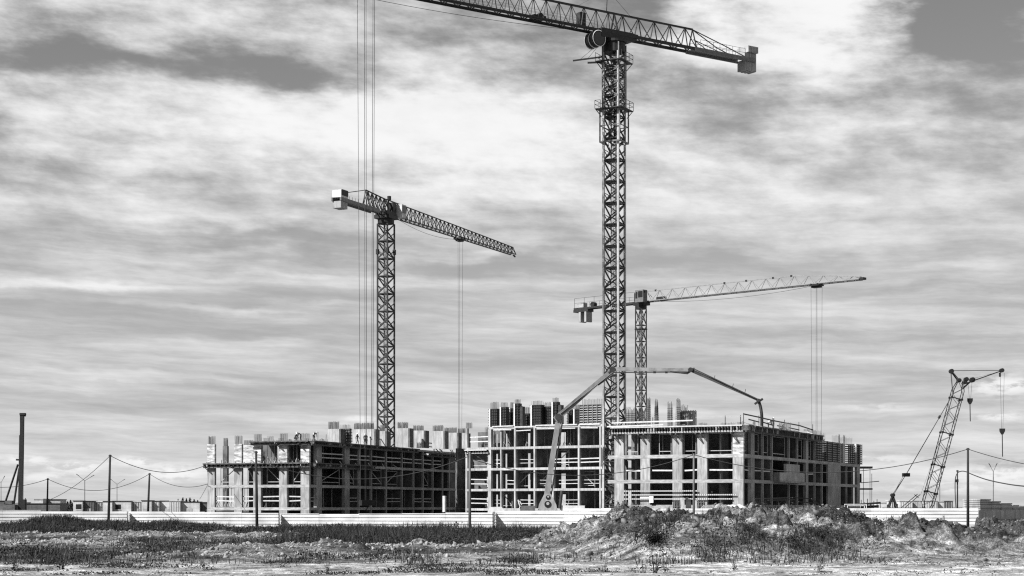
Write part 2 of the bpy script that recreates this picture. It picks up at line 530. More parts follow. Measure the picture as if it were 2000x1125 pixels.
u_f = np.linspace(-.345, .345, 1150)
u_c = np.array([.36, .38, .42, .5, .65, 1, 1.8, 4, 10, 25])
US = np.concatenate([-u_c[::-1], u_f, u_c])
YS = np.concatenate([np.array([-60, 0, 25, 40]), np.arange(48, 70, .11), np.arange(70, 108, .13), np.arange(108, 150, .3), np.arange(150, 240, 1.2),
                     np.array([250, 270, 300, 340, 400, 500, 700, 1000, 1600, 2600, 4500, 7500])])
GX = US[None, :] * np.maximum(YS, 48)[:, None]
GY = np.repeat(YS[:, None], len(US), 1)
GZ = height(GX, GY)
far = sstep(205, 225, GY)
GZ = GZ * (1 - far) + far * np.where(GY > 400, -0.3, -0.25)
nr, nc = GX.shape
idx = np.arange(nr * nc).reshape(nr, nc)
quads = np.stack([idx[:-1, :-1], idx[:-1, 1:], idx[1:, 1:], idx[1:, :-1]], -1).reshape(-1, 4)
gm = bpy.data.materials.new('bare_earth')
gm.use_nodes = True
gb = gm.node_tree.nodes['Principled BSDF']
gb.inputs['Roughness'].default_value = .95
gb.inputs['Specular IOR Level'].default_value = .1
GN = Net(gm.node_tree)
gt = gm.node_tree.nodes.new('ShaderNodeTexCoord').outputs['Object']
g1 = GN.ramp(GN.noise(gt, .30, 6, .65), .38, .62, .48, 1.15)
g2 = GN.ramp(GN.noise(gt, 1.4, 6, .65), .34, .64, .11, .50)
g3 = GN.noise(gt, 9.0, 4, .7)
gcol = GN.m('MULTIPLY', GN.m('MULTIPLY', g1, g2), GN.ramp(g3, .36, .64, .50, 1.22))
gs = gm.node_tree.nodes.new('ShaderNodeSeparateXYZ')
gm.node_tree.links.new(gt, gs.inputs[0])
gcol = GN.m('MULTIPLY', gcol, GN.ramp(gs.outputs[1], 64, 72, 1.62, .92))
gcol = GN.m('MULTIPLY', gcol, GN.ramp(gs.outputs[0], -8, 4, .80, 1.0))     # pale sand on the track, darker soil beyond
gm.node_tree.links.new(GN.xyz(gcol, gcol, gcol), gb.inputs['Base Color'])
gbp = gm.node_tree.nodes.new('ShaderNodeBump')
gbp.inputs['Strength'].default_value = .5
gbp.inputs['Distance'].default_value = .04
gm.node_tree.links.new(g3, gbp.inputs['Height'])
gm.node_tree.links.new(gbp.outputs[0], gb.inputs['Normal'])
soilA = gm.node_tree.nodes.new('ShaderNodeAttribute')
soilA.attribute_name = 'dark_soil'
g4 = GN.noise(gt, 3.2, 5, .7)
dk = GN.ramp(GN.m('ADD', soilA.outputs['Fac'], GN.m('MULTIPLY', GN.m('SUBTRACT', g4, .5), .9)), .25, .75, 1.0, .30)
gcol = GN.m('MULTIPLY', gcol, dk)
gcol = GN.m('MULTIPLY', gcol, GN.ramp(GN.noise(gt, 20.0, 3, .7), .40, .60, .50, 1.25))  # fine speckle for stones and the shadows between them, put into the colour
gm.node_tree.links.new(GN.xyz(gcol, gcol, gcol), gb.inputs['Base Color'])
ground = arrays_mesh('ground', np.stack([GX, GY, GZ], -1).reshape(-1, 3), quads, gm, 'structure')

def ridges(x, y):
    """the low crumbly spoil ridges on the left"""
    px = 1000 + F * x / y
    r1 = np.exp(-((y - (118 - 0.10 * x + 2.5 * np.sin(x * .21))) / 3.4) ** 2) * (1 - sstep(640, 800, px))
    r2 = np.exp(-((y - (86 + .45 * (x + 8) + 1.5 * np.sin(x * .5))) / 2.6) ** 2) * sstep(300, 440, px) * (1 - sstep(1060, 1160, px))
    r3 = np.exp(-((y - (102 + 2 * np.sin(x * .3))) / 2.6) ** 2) * (1 - sstep(250, 430, px))
    r4 = np.exp(-((y - (74 + 2 * np.sin(x * .4 + 1))) / 1.8) ** 2) * sstep(150, 300, px) * (1 - sstep(900, 1000, px)) * .6
    return np.clip(np.maximum(np.maximum(r1, r2), np.maximum(r3, r4)), 0, 1) * (.25 + .9 * vnoise(x * .4, y * .4, 191))


def soil_at(x, y):
    """how much dark, freshly dug soil there is at a place"""
    px, zc, up = mound_parts(x, y)
    v = fbm(x * .22, y * .22, 3, 123)
    m = sstep(.15, .5, up) * sstep(.28, .50, v + .10 * sstep(1100, 1250, px) * (1 - sstep(1640, 1760, px)))
    m = m * (1 - .6 * sstep(1650, 1800, px)) + .48 * sstep(1650, 1800, px) * sstep(.2, .6, up)
    for q in ((1345, 74, 2.2, 2.6), (1130, 95, 2.5, 6), (1545, 79, 1.6, 2.5)):
        m = m * (1 - .85 * np.clip(bump(x, y, *q, 1.0), 0, 1))
    left = (1 - sstep(980, 1120, px)) * sstep(64, 72, y) * (1 - .7 * np.clip(ridges(x, y) * 1.5, 0, 1)) * (.25 + .65 * sstep(.45, .6, fbm(x * .3, y * .2, 3, 131)))
    return np.clip(np.maximum(m, left), 0, 1)

sa = ground.data.attributes.new('dark_soil', 'FLOAT', 'POINT')
sa.data.foreach_set('value', soil_at(GX, np.maximum(GY, 20)).ravel().astype(np.float32))

# loose clods of earth: nobody could count them
def ico():
    t = (1 + 5 ** .5) / 2
    v = np.array([(-1, t, 0), (1, t, 0), (-1, -t, 0), (1, -t, 0), (0, -1, t), (0, 1, t), (0, -1, -t), (0, 1, -t), (t, 0, -1), (t, 0, 1), (-t, 0, -1), (-t, 0, 1)], float)
    v /= np.linalg.norm(v[0])
    f = [(0, 11, 5), (0, 5, 1), (0, 1, 7), (0, 7, 10), (0, 10, 11), (1, 5, 9), (5, 11, 4), (11, 10, 2), (10, 7, 6), (7, 1, 8),
         (3, 9, 4), (3, 4, 2), (3, 2, 6), (3, 6, 8), (3, 8, 9), (4, 9, 5), (2, 4, 11), (6, 2, 10), (8, 6, 7), (9, 8, 1)]
    vl = [tuple(p) for p in v]; cache = {}; nf = []
    def mid(a, b):
        k = (min(a, b), max(a, b))
        if k not in cache:
            p = (np.array(vl[a]) + np.array(vl[b])) / 2
            vl.append(tuple(p / np.linalg.norm(p))); cache[k] = len(vl) - 1
        return cache[k]
    for a, b, c in f:
        ab, bc, ca = mid(a, b), mid(b, c), mid(c, a)
        nf += [(a, ab, ca), (b, bc, ab), (c, ca, bc), (ab, bc, ca)]
    return np.array(vl), np.array(nf)

IV, IF = ico()
IV = IV[:12]
IF = np.array([(0, 11, 5), (0, 5, 1), (0, 1, 7), (0, 7, 10), (0, 10, 11), (1, 5, 9), (5, 11, 4), (11, 10, 2), (10, 7, 6), (7, 1, 8),
               (3, 9, 4), (3, 4, 2), (3, 2, 6), (3, 6, 8), (3, 8, 9), (4, 9, 5), (2, 4, 11), (6, 2, 10), (8, 6, 7), (9, 8, 1)])
def clods(n, px0, px1, d0, d1, smin, smax, want):
    """sites kept with the chance want(x, y) gives"""
    out = []
    px = RNG.uniform(px0, px1, n); d = RNG.uniform(d0, d1, n)
    x = X(px, d); keep = RNG.uniform(0, 1, n) < want(x, d)
    x, d = x[keep], d[keep]
    s = smin * (smax / smin) ** (RNG.uniform(0, 1, len(x)) ** 2.2)
    return np.stack([x, d, s], -1)

def rough_at(x, y):
    px, zc, up = mound_parts(x, y)
    r1 = np.exp(-((y - (118 - 0.10 * x + 2.5 * np.sin(x * .21))) / 4.0) ** 2) * (1 - sstep(640, 800, px))
    r2 = np.exp(-((y - (86 + .45 * (x + 8) + 1.5 * np.sin(x * .5))) / 3.0) ** 2) * sstep(330, 470, px) * (1 - sstep(1060, 1160, px))
    r3 = np.exp(-((y - (102 + 2 * np.sin(x * .3))) / 3.0) ** 2) * (1 - sstep(150, 330, px))
    return np.clip(np.maximum(up * .8, np.maximum(r1, np.maximum(r2, r3))) + .05, 0, 1) * vnoise(x * .5, y * .5, 91)

CL = np.concatenate([clods(20000, 1000, 2080, 66, 128, .03, .14, rough_at),
                     clods(5200, 1060, 2080, 68, 100, .06, .23, rough_at),
                     clods(1500, -80, 2080, 52, 72, .02, .08, lambda x, y: vnoise(x * .4, y * .4, 12) ** 2)])
CP = np.concatenate([clods(40000, -80, 1120, 66, 128, .03, .15, ridges),
                     clods(9000, 1080, 2080, 66, 100, .03, .15, lambda x, y: rough_at(x, y) * (1 - soil_at(x, y)))])
def heap(CL, m):
  cvs = []; cfs = []
  czs = height(CL[:, 0], CL[:, 1])
  for i, (x, y, s) in enumerate(CL):
      q = IV * (1 + RNG.uniform(-.45, .32, (len(IV), 1)))
      a = RNG.uniform(0, 6.28); c_, s__ = math.cos(a), math.sin(a)
      q = q * np.array([s * RNG.uniform(.7, 1.5), s * RNG.uniform(.6, 1.2), s * RNG.uniform(.5, 1.1)])
      q[:, 2] += q[:, 0] * RNG.uniform(-.6, .6)
      q = np.stack([q[:, 0] * c_ - q[:, 1] * s__, q[:, 0] * s__ + q[:, 1] * c_, q[:, 2]], -1) + np.array([x, y, czs[i] + s * .05])
      cvs.append(q); cfs.append(IF + i * len(IV))
  return arrays_mesh('clods', np.concatenate(cvs), np.concatenate(cfs), m, 'stuff')
heap(CL, 'clod'); heap(CP, 'clod_pale')


# ------------------------------------------------------------------ weeds and grass
def ell(x, y, px, d, rpx, rd):
    """a soft patch centred at a bearing and a distance"""
    p = 1000 + F * x / y
    return np.exp(-((p - px) / rpx) ** 2 - ((y - d) / rd) ** 2)


def grass_mask_far(x, y):       # the dark strip of tall grass before the fence
    p = 1000 + F * x / y
    m = sstep(126, 136, y) * (1 - sstep(192, 198, y)) * (1 - sstep(560, 760, p) * .75)
    m = m * (1 - sstep(980, 1120, p)) * (1 - sstep(340, 460, p) * sstep(158, 166, y)) * (1 - .35 * sstep(380, 480, p))
    return m * (.45 + .55 * sstep(.35, .6, vnoise(x * .25, y * .1, 71))) * (1 - .8 * np.clip(ridges(x, y) * 1.3, 0, 1))


def grass_mask_mid(x, y):
    p = 1000 + F * x / y
    m = np.zeros_like(x)
    # the dense weed bed in the middle, its near edge slanting back to the right
    edge = np.interp(p, [300, 420, 560, 640, 800, 900, 1000, 1100, 1160], [104, 100, 94, 87, 86, 92, 101, 116, 128])
    m = np.maximum(m, sstep(0, 3, y - edge) * (1 - sstep(135, 160, y)) * sstep(300, 640, p) * (1 - sstep(1060, 1180, p)) * (.45 + .55 * sstep(620, 720, p)))
    for q in ((90, 69, 130, 4), (40, 75, 100, 6), (60, 82, 130, 9), (330, 97, 130, 9), (180, 72, 60, 4), (280, 76, 70, 3), (770, 71, 60, 3), (610, 71, 45, 2.5), (1020, 69, 30, 2)):
        m = np.maximum(m, .9 * ell(x, y, *q))
    for q in ((1320, 81, 90, 4), (1350, 88, 55, 4), (1560, 76, 60, 4), (1600, 82, 70, 4), (1470, 73, 50, 3), (1255, 73, 50, 3.5), (1290, 69, 40, 2.5),
              (1400, 69, 45, 2.5), (1500, 71, 60, 2.5), (1250, 101, 60, 4), (1620, 92, 60, 3), (1560, 94, 40, 3), (1780, 88, 70, 2), (1900, 86, 40, 2), (1700, 83, 40, 3)):
        m = np.maximum(m, .75 * ell(x, y, *q))
    return m * (.12 + .88 * sstep(.40, .62, fbm(x * .5, y * .35, 2, 77))) * (1 - .9 * np.clip(ridges(x, y) * 1.3, 0, 1))


def blades(n, px0, px1, d0, d1, mask, hmin, hmax, width, nb, spread, name, m, lean=.35):
    px = RNG.uniform(px0, px1, n); d = np.sqrt(RNG.uniform(d0 ** 2, d1 ** 2, n)); x = X(px, d)
    k = RNG.uniform(0, 1, n) < mask(x, d)
    x, d = x[k], d[k]
    x = np.repeat(x, nb) + RNG.normal(0, spread, len(x) * nb); d = np.repeat(d, nb) + RNG.normal(0, spread, len(d) * nb)
    z = height(x, d) - .03
    N_ = len(x)
    cl = (.40 + 1.0 * vnoise(x * .35, d * .2, 83)) * (.55 + .75 * vnoise(x * .11 + 3, d * .07, 89))
    h = RNG.uniform(hmin, hmax, N_) * cl
    a = RNG.uniform(0, 2 * math.pi, N_); ln = RNG.uniform(0, lean, N_) * h
    dx, dy = np.cos(a) * ln, np.sin(a) * ln
    b = RNG.uniform(0, math.pi, N_)
    wx, wy = np.cos(b) * width / 2, np.sin(b) * width / 2
    r = RNG.uniform(.6, 1.4, N_); wx = wx * r; wy = wy * r
    v = np.zeros((N_, 5, 3))
    v[:, 0] = np.stack([x - wx, d - wy, z], -1); v[:, 1] = np.stack([x + wx, d + wy, z], -1)
    v[:, 2] = np.stack([x + wx * .8 + dx * .35, d + wy * .8 + dy * .35, z + h * .55], -1)
    v[:, 3] = np.stack([x - wx * .8 + dx * .35, d - wy * .8 + dy * .35, z + h * .55], -1)
    v[:, 4] = np.stack([x + dx, d + dy, z + h], -1)
    i = (np.arange(N_) * 5)[:, None]
    f = np.concatenate([i + np.array([[0, 1, 2]]), i + np.array([[0, 2, 3]]), i + np.array([[3, 2, 4]])])
    return arrays_mesh(name, v.reshape(-1, 3), f, m, 'stuff')


blades(52000, -90, 1150, 124, 200, grass_mask_far, .35, .95, .05, 6, .28, 'grass', 'leaf', .55)
blades(80000, -90, 2090, 64, 186, grass_mask_mid, .14, .50, .030, 5, .24, 'weeds', 'leaf', .8)


def leaf_scatter(n, px0, px1, d0, d1, mask, hmax, size, per, spread, name, m):
    """low leafy growth: many small leaf faces about each root"""
    px = RNG.uniform(px0, px1, n); d = np.sqrt(RNG.uniform(d0 ** 2, d1 ** 2, n)); x = X(px, d)
    k = RNG.uniform(0, 1, n) < mask(x, d)
    x, d = x[k], d[k]
    top = hmax * (.35 + .9 * vnoise(x * .6, d * .4, 87)) * RNG.uniform(.6, 1.1, len(x))
    x = np.repeat(x, per); d = np.repeat(d, per); top = np.repeat(top, per)
    f = RNG.uniform(0, 1, len(x)) ** .8
    sp = spread * (1.1 - .6 * f)
    x = x + RNG.normal(0, 1, len(x)) * sp; d = d + RNG.normal(0, 1, len(x)) * sp
    z = height(x, d) + f * top
    c = np.stack([x, d, z], -1)
    a = RNG.normal(0, 1, (len(x), 3)); a /= np.linalg.norm(a, axis=1)[:, None]
    b = np.cross(a, RNG.normal(0, 1, (len(x), 3))); b /= np.linalg.norm(b, axis=1)[:, None]
    s = (size * RNG.uniform(.5, 1.4, len(x)))[:, None]
    v = np.stack([c - a * s, c + b * s * .45, c + a * s, c - b * s * .45], 1)
    fc = np.arange(len(x) * 4).reshape(-1, 4)
    return arrays_mesh(name, v.reshape(-1, 3), fc, m, 'stuff')


leaf_scatter(60000, -90, 2090, 64, 186, grass_mask_mid, .42, .055, 9, .16, 'ground_cover', 'leaf')
leaf_scatter(16000, -90, 1150, 124, 198, grass_mask_far, .7, .10, 10, .3, 'tall_weeds', 'leaf')
def bed(x, y):
    p = 1000 + F * x / y
    edge = np.interp(p, [300, 420, 560, 640, 800, 900, 1000, 1100, 1160], [104, 100, 95, 90, 89, 94, 103, 118, 130])
    m = sstep(0, 4, y - edge) * (1 - sstep(150, 185, y)) * sstep(500, 720, p) * (1 - sstep(1060, 1160, p))
    m = m * (1 - sstep(128, 150, y) * (1 - .8 * sstep(.5, .6, vnoise(x * .12, y * .02, 401))))
    return m * (.25 + .75 * sstep(.35, .55, fbm(x * .4, y * .25, 2, 177))) * (1 - .9 * np.clip(ridges(x, y) * 1.3, 0, 1))


PATCH = [(1310, 86, 48, 2.6), (1385, 87, 48, 2.4), (1290, 73, 34, 3), (1485, 73, 26, 2.4), (1612, 81, 40, 2.6), (1560, 76, 40, 1.6), (1400, 70, 34, 1.6), (1225, 102, 34, 2), (1640, 92, 50, 1.4), (1520, 96, 40, 1.4), (1700, 90, 40, 1.0)]
def patches(x, y):
    m = np.zeros_like(x)
    for q in PATCH: m = np.maximum(m, ell(x, y, *q))
    return m * sstep(.30, .55, fbm(x * .9, y * .6, 2, 277)) * 1.2


leaf_scatter(11000, 1150, 1800, 66, 106, patches, .40, .05, 10, .13, 'low_scrub', 'leaf')
blades(6000, 1150, 1800, 66, 106, patches, .2, .6, .028, 5, .2, 'scrub_grass', 'leaf', .8)
blades(30000, 460, 1190, 84, 186, bed, .30, .80, .04, 5, .3, 'tall_grass', 'leaf', .6)
leaf_scatter(26000, 460, 1190, 84, 186, bed, .60, .07, 10, .22, 'weed_bed', 'leaf')
blades(9000, -90, 2090, 64, 186, lambda x, y: np.maximum(grass_mask_mid(x, y), grass_mask_far(x, y)) * .8, .35, .9, .018, 3, .25, 'dry_grass', 'straw', .5)
blades(22000, -90, 2090, 66, 128, lambda x, y: .35 * sstep(.5, .7, fbm(x * .3, y * .3, 2, 99)), .10, .32, .035, 5, .10, 'short_grass', 'leaf2')
leaf_scatter(14000, -90, 2090, 55, 72, lambda x, y: sstep(.56, .70, fbm(x * .35, y * .5, 3, 209)) * (1 - .85 * sstep(1000, 1300, 1000 + F * x / y)), .16, .035, 8, .12, 'low_weeds', 'leaf')


def leafy(seed, h, nst, spread, leaf, bush=0.0):
    """an upright leafy weed or a bush: stems plus many small leaf faces"""
    r = random.Random(seed); st = MB(); lf = MB()
    for k in range(nst):
        a = r.uniform(0, 6.28); q = r.uniform(.2, 1) * spread; hh = h * r.uniform(.55, 1)
        bx, by = .08 * math.cos(a) * r.random(), .08 * math.sin(a) * r.random()
        pts = [(bx + q * math.cos(a) * t ** 1.4, by + q * math.sin(a) * t ** 1.4, hh * t) for t in (0, .35, .7, 1)]
        st.tube(pts, .012, 4, .004)
        for j in range(int(hh / leaf * (2.2 + 5 * bush))):
            t = r.uniform(.12, 1.0)
            c = Vector((bx + q * math.cos(a) * t ** 1.4, by + q * math.sin(a) * t ** 1.4, hh * t))
            c += Vector((r.gauss(0, 1), r.gauss(0, 1), r.gauss(0, .6))) * (leaf * .4 + bush * .16)
            b = r.uniform(0, 6.28); L = leaf * r.uniform(.5, 1.15) * (1.1 - .6 * t)
            d = Vector((math.cos(b), math.sin(b), r.uniform(-.5, .7))) * L
            w = Vector((-math.sin(b), math.cos(b), r.uniform(-.4, .4))) * (L * .28)
            lf.add([c, c + d * .5 + w, c + d, c + d * .5 - w], [(0, 1, 2, 3)])
    return st, lf


WEED_SRC = []
def weed(kind, px, d, scale, label, name='weed', cat='weed', group='leafy weeds in the foreground', zadd=0.0):
    x = X(px, d)
    while len(WEED_SRC) < 8:
        k = len(WEED_SRC)
        st, lf = leafy(40 + k, *((.85, 7, .22, .16) if k < 4 else (.85, 34, .65, .17, .9)))
        a = st.build('stem', 'straw' if k % 2 else 'leaf'); b = lf.build('foliage', 'leaf' if k != 1 else 'leaf2')
        WEED_SRC.append((a.data, b.data))
        for o in (a, b): bpy.data.objects.remove(o)
    t = thing(name, label, cat, (x, d, hz(x, d) - .02 + zadd), random.uniform(0, 6.28), group)
    t.scale = (scale, scale, scale * random.uniform(.85, 1.15))
    for me, nm in zip(WEED_SRC[kind], ('stem', 'foliage')):
        o = bpy.data.objects.new(nm, me); COL.objects.link(o); o.parent = t
    return t


fw = [(30, 60, .9), (75, 58.5, .7), (120, 61, 1.0), (250, 62, .7), (640, 59, .6), (860, 60, .5), (1180, 58.5, .6), (1258, 57.5, 1.0), (1280, 57, 1.15), (1300, 59, .9), (1435, 60, .7), (1598, 59, 1.0)]
for i, (px, d, s) in enumerate(fw):
    weed(i % 4, px, d, s, '%s tall leafy weed from the left along the bottom edge of the sandy track' % ORD[i] if i < 20 else
         '%s leafy weed from the right along the bottom edge of the sandy track' % ORD[len(fw) - 1 - i])
bs = [(1205, 102, .7), (1240, 101, .7), (1290, 82, .8), (1320, 83, .9), (1375, 85, .8), (1545, 77, .7), (1600, 80, .75), (1605, 95, .7), (1275, 71, .8), (1465, 75, .6)]
for i, (px, d, s) in enumerate(sorted(bs)):
    weed(4 + i % 4, px, d, s, '%s dark bushy weed from the left on the heaped earth mound' % ORD[i], 'bush', 'bush', 'dark bushes on the earth mound')

# ------------------------------------------------------------------ site fence of ribbed white sheets
def ribbed_panel(p0, p1, z0, z1, name, parent, m='fence', pitch=.40):
    """sheet between two ground points, horizontal ribs with narrow grooves"""
    d = Vector((p1[0] - p0[0], p1[1] - p0[1], 0)); L = d.length; d.normalize()
    nrm = Vector((d.y, -d.x, 0))
    prof = []; z = z0
    while z < z1 - .03:
        t = min(z + pitch - .12, z1)
        prof += [(0.0, z), (0.0, t)]
        if t + .12 <= z1: prof += [(-.09, t + .02), (-.09, t + .10)]
        z = t + .12
    mb = MB(); k = len(prof); vs = []
    for s in (0, L):
        for (o, zz) in prof: vs.append(Vector((p0[0], p0[1], zz)) + d * s + nrm * o)
        for (o, zz) in prof: vs.append(Vector((p0[0], p0[1], zz)) + d * s + nrm * (o - .02))
    fs = []
    for i in range(k - 1):
        fs.append((i, i + 2 * k, i + 2 * k + 1, i + 1)); fs.append((i + k, i + k + 1, i + 3 * k + 1, i + 3 * k))
        fs.append((i, i + 1, i + k + 1, i + k)); fs.append((i + 2 * k, i + 3 * k, i + 3 * k + 1, i + 2 * k + 1))
    fs.append((k - 1, 3 * k - 1, 4 * k - 1, 2 * k - 1)); fs.append((0, k, 3 * k, 2 * k))
    mb.add(vs, fs)
    return mb.build(name, m, parent)


def fence(label, pts, ret=None, zb=-.7, dark_posts=()):
    """pts: (photo column, distance, photo row of the top)"""
    t = thing('site_fence', label, 'fence', (0, 0, 0), 0, 'stretches of the white ribbed site fence')
    rr = random.Random(len(label))
    for (a, b) in zip(pts[:-1], pts[1:]):
        p0 = (X(a[0], a[1]), a[1]); p1 = (X(b[0], b[1]), b[1])
        L = math.hypot(p1[0] - p0[0], p1[1] - p0[1]); n = max(1, round(L / 6.2))
        for i in range(n):
            f0, f1 = i / n, (i + 1) / n
            q0 = (p0[0] + (p1[0] - p0[0]) * f0, p0[1] + (p1[1] - p0[1]) * f0); q1 = (p0[0] + (p1[0] - p0[0]) * f1 - .012, p0[1] + (p1[1] - p0[1]) * f1)
            fm = (f0 + f1) / 2
            zt = Z(a[2] + (b[2] - a[2]) * fm, a[1] + (b[1] - a[1]) * fm) + rr.uniform(-.02, .02)
            ribbed_panel(q0, q1, zb, zt, 'panel', t)
            pb = MB(); pb.box(q0[0] - .04, q0[0] + .04, q0[1] + .10, q0[1] + .18, zb, zt - .1); pb.build('post', 'galv', t)
    if ret:     # short return to the next stretch, in its own shade
        a, b = pts[-1], ret
        p0 = (X(a[0], a[1]) + .01, a[1] + .02); p1 = (X(b[0], b[1]), b[1] - .03)
        ribbed_panel(p0, p1, zb, Z(a[2], a[1]), 'return_panel', t)
    return t


fence('stretch of white ribbed fence at the far left below the piling rig', [(-70, 212, 995.5), (80, 212, 996.5), (248, 211.5, 998.5)], (251, 213))
fence('stretch of white ribbed fence below the row of site cabins', [(250.6, 213.1, 999), (400, 211, 999.5), (544, 209, 1003)], (547, 210.5))
fence('stretch of white ribbed fence in front of the low left concrete frame', [(546.6, 210.6, 1003), (700, 208, 1003), (870, 206, 1002.5), (962, 204, 999.5)], (967, 205.5))
fence('stretch of white ribbed fence in front of the concrete pump boom', [(966, 205.6, 999.5), (1100, 203, 995), (1249, 199, 989.5)], (1257, 206))
fence('long stretch of white ribbed fence behind the earth mound to the grey pole', [(1256.4, 206.1, 993.5), (1480, 205, 992.5), (1700, 203, 991.5), (1911, 200, 993)])

# grey fence turning away on the right
t = thing('concrete_fence', 'grey concrete fence in shade with dark lower bays, running away on the right', 'fence')
E0 = Vector((X(1912, 200), 200, 0)); ED = Vector((.416, .909, 0)); EN = Vector((.909, -.416, 0))
ER = math.atan2(ED.y, ED.x)
t.location = E0; t.rotation_euler = (0, 0, ER)          # local x runs along the fence, -y faces the camera side
for k in range(10):
    MB().box(k * 4.6 + .02, k * 4.6 + 4.58, 0, .14, .62, 1.72 - .0).build('panel', 'concrete', t)
    MB().box(k * 4.6 + .5, k * 4.6 + 4.57, .08, .13, -.6, .6).build('lower_panel', 'cabindark', t)
    MB().box(k * 4.6 + .02, k * 4.6 + .48, -.03, .16, -.6, .6).build('pillar', 'concrete', t)
stk = [(18.7, 8.2, 6, 'tallest stack of grey slabs behind the concrete fence, beside its corner'), (27.2, 7.6, 5, 'second stack of grey slabs from the corner of the concrete fence'),
       (35.1, 9.8, 4, 'wide middle stack of grey slabs behind the concrete fence'), (45.3, 5.6, 3, 'narrow ragged stack of grey slabs behind the concrete fence'),
       (51.2, 6, 2, 'low long stack of grey slabs behind the concrete fence'), (57.6, 8, 3, 'rightmost stack of grey slabs at the edge of the photo')]
for (s0, L, n, lab) in stk:
    b = E0 + ED * s0 - EN * 3.0
    st = thing('slab_stack', lab, 'slab stack', (b.x, b.y, -.2), ER, 'stacks of slabs behind the concrete fence')
    zz = 0.0
    MB().box(0, L, 0, 2.2, 0, 1.9).build('lower_slabs', 'concrete', st)
    for k in range(n):
        j = random.uniform(-.05, .05)
        MB().box(.0 + j, L + j, .0 + j, 2.2 + j, 1.94 + k * .24, 1.94 + k * .24 + .19).build('slab', 'concrete', st)
        MB().box(.3, L - .3, .12, 2.0, 1.90 + k * .24, 1.94 + k * .24).build('batten', 'grimy', st)

# ------------------------------------------------------------------ poles, wires, lamps
def pole(px, top, Y, z0, label, m='wood', lean=0.0, r=.17, name='utility_pole'):
    x = X(px, Y); zt = Z(top, Y)
    t = thing(name, label, 'utility pole', (x, Y, z0), 0, 'poles carrying the wires')
    H = zt - z0
    MB().tube([(0, 0, -.6), (lean * .5, 0, H * .5), (lean, 0, H)], r, 8, r * .68).build('shaft', m, t, smooth=True)
    c = MB(); c.bar((lean - .15, 0, H - .2), (lean + .15, 0, H - .2), .06); c.tube([(lean - .14, 0, H - .2), (lean - .14, 0, H - .05)], .04, 6); c.tube([(lean + .14, 0, H - .2), (lean + .14, 0, H - .05)], .04, 6)
    c.build('insulator_arm', 'dark', t)
    return Vector((x + lean, Y, zt - .12))

TP = {}
TP[213] = pole(211.5, 888, 206, hz(X(212, 206), 206), 'tall dark pole in front of the fence below the row of site cabins', lean=.22)
TP[501] = pole(502, 881, 189, hz(X(501, 189), 189), 'dark pole standing in front of the low left concrete frame', lean=-.1)
TP[917] = pole(917.5, 883, 194, hz(X(917, 194), 194), 'pale pole standing before the gap between the left and middle frames', 'poleconc')
TP[1355] = pole(1355, 886, 197, hz(X(1355, 197), 197), 'grey pole before the front of the right concrete frame', 'poleconc', r=.15)
TP[1891] = pole(1890.5, 875, 193, hz(X(1891, 193), 193), 'dark pole before the long fence beside the grey corner fence')
TP[292] = pole(288, 924, 262, -.3, 'leaning pole behind the fence, right of the two arm lamps', lean=.32, r=.19)
TP[93] = pole(91.5, 934, 262, -.3, 'thin pole behind the fence at the dark site hut', lean=.15, r=.16)
TP[1868] = pole(1870, 918, 250, -.3, 'thin pole with a small box beside a looped cable', r=.13)
bx = MB().box(-.35, .05, -.2, .2, 0, .42).build('switch_box', 'dark', None); bx.location = (X(1870, 250), 250 - .25, Z(942, 250)); 
tag(bx, 'small dark switch box fixed to the thin pole beside a looped cable', 'switch box')

def wire(a, b, sag, label, r=.04, via=None, name='overhead_wire', cat='wire'):
    a = Vector(a); b = Vector(b); pts = []
    n = 22
    for i in range(n + 1):
        s = i / n
        p = a.lerp(b, s); p.z -= sag * 4 * s * (1 - s); pts.append(p)
    o = MB().tube(pts, r, 4).build(name, 'rope')
    return tag(o, label, cat, 'wires strung between the poles')

wire(TP[213], P(97, 976, 262), .6, 'wire running steeply down from the tall dark pole to the dark site hut')
wire(TP[213], P(406, 907, 250), 1.55, 'wire sagging from the tall dark pole to the corner of the left concrete frame')
wire(P(-60, 944, 262), TP[93], .9, 'wire leaving the photo at the left from the thin hut pole')
wire(TP[93], TP[292], 2.1, 'wire sagging between the thin hut pole and the leaning pole')
wire(TP[292], P(406, 945, 252), 1.1, 'wire sagging from the leaning pole to the left concrete frame')
wire(TP[501] - Vector((0, 0, .9)), TP[917] - Vector((0, 0, .3)), 2.3, 'wire sagging across the left concrete frame between the dark and the pale pole')
wire(TP[917] - Vector((0, 0, .6)), TP[1355], 2.1, 'wire sagging across the middle frame and the pump boom')
wire(TP[1355], TP[1891], 2.3, 'wire sagging across the side of the right frame to the dark pole')
wire(TP[1891], P(2090, 918, 180), .35, 'wire leaving the photo at the right from the dark pole')
wire(P(390, 975, 262), P(406, 946, 252), .05, 'thin wire slanting up to the left concrete frame from the cabins', .03)
lp = [P(*q) for q in ((1867, 991, 246), (1865.5, 960, 246), (1866, 935, 246), (1870, 924, 246), (1877, 920.5, 246), (1886, 921, 240), (1900, 927, 225), (1925, 936, 205), (1960, 944, 190), (2000, 949.5, 180), (2080, 955, 170))]
def smooth_path(pts, n=6):
    out = []
    for i in range(len(pts) - 1):
        p0, p1, p2, p3 = pts[max(i - 1, 0)], pts[i], pts[i + 1], pts[min(i + 2, len(pts) - 1)]
        for k in range(n):
            s = k / n
            out.append(.5 * ((2 * p1) + (p2 - p0) * s + (2 * p0 - 5 * p1 + 4 * p2 - p3) * s * s + (3 * p1 - p0 - 3 * p2 + p3) * s ** 3))
    return out + [pts[-1]]
tag(MB().tube(smooth_path(lp), .07, 5).build('looped_cable', 'rope'), 'thick dark cable looping over beside the thin pole and leaving at the right', 'cable')

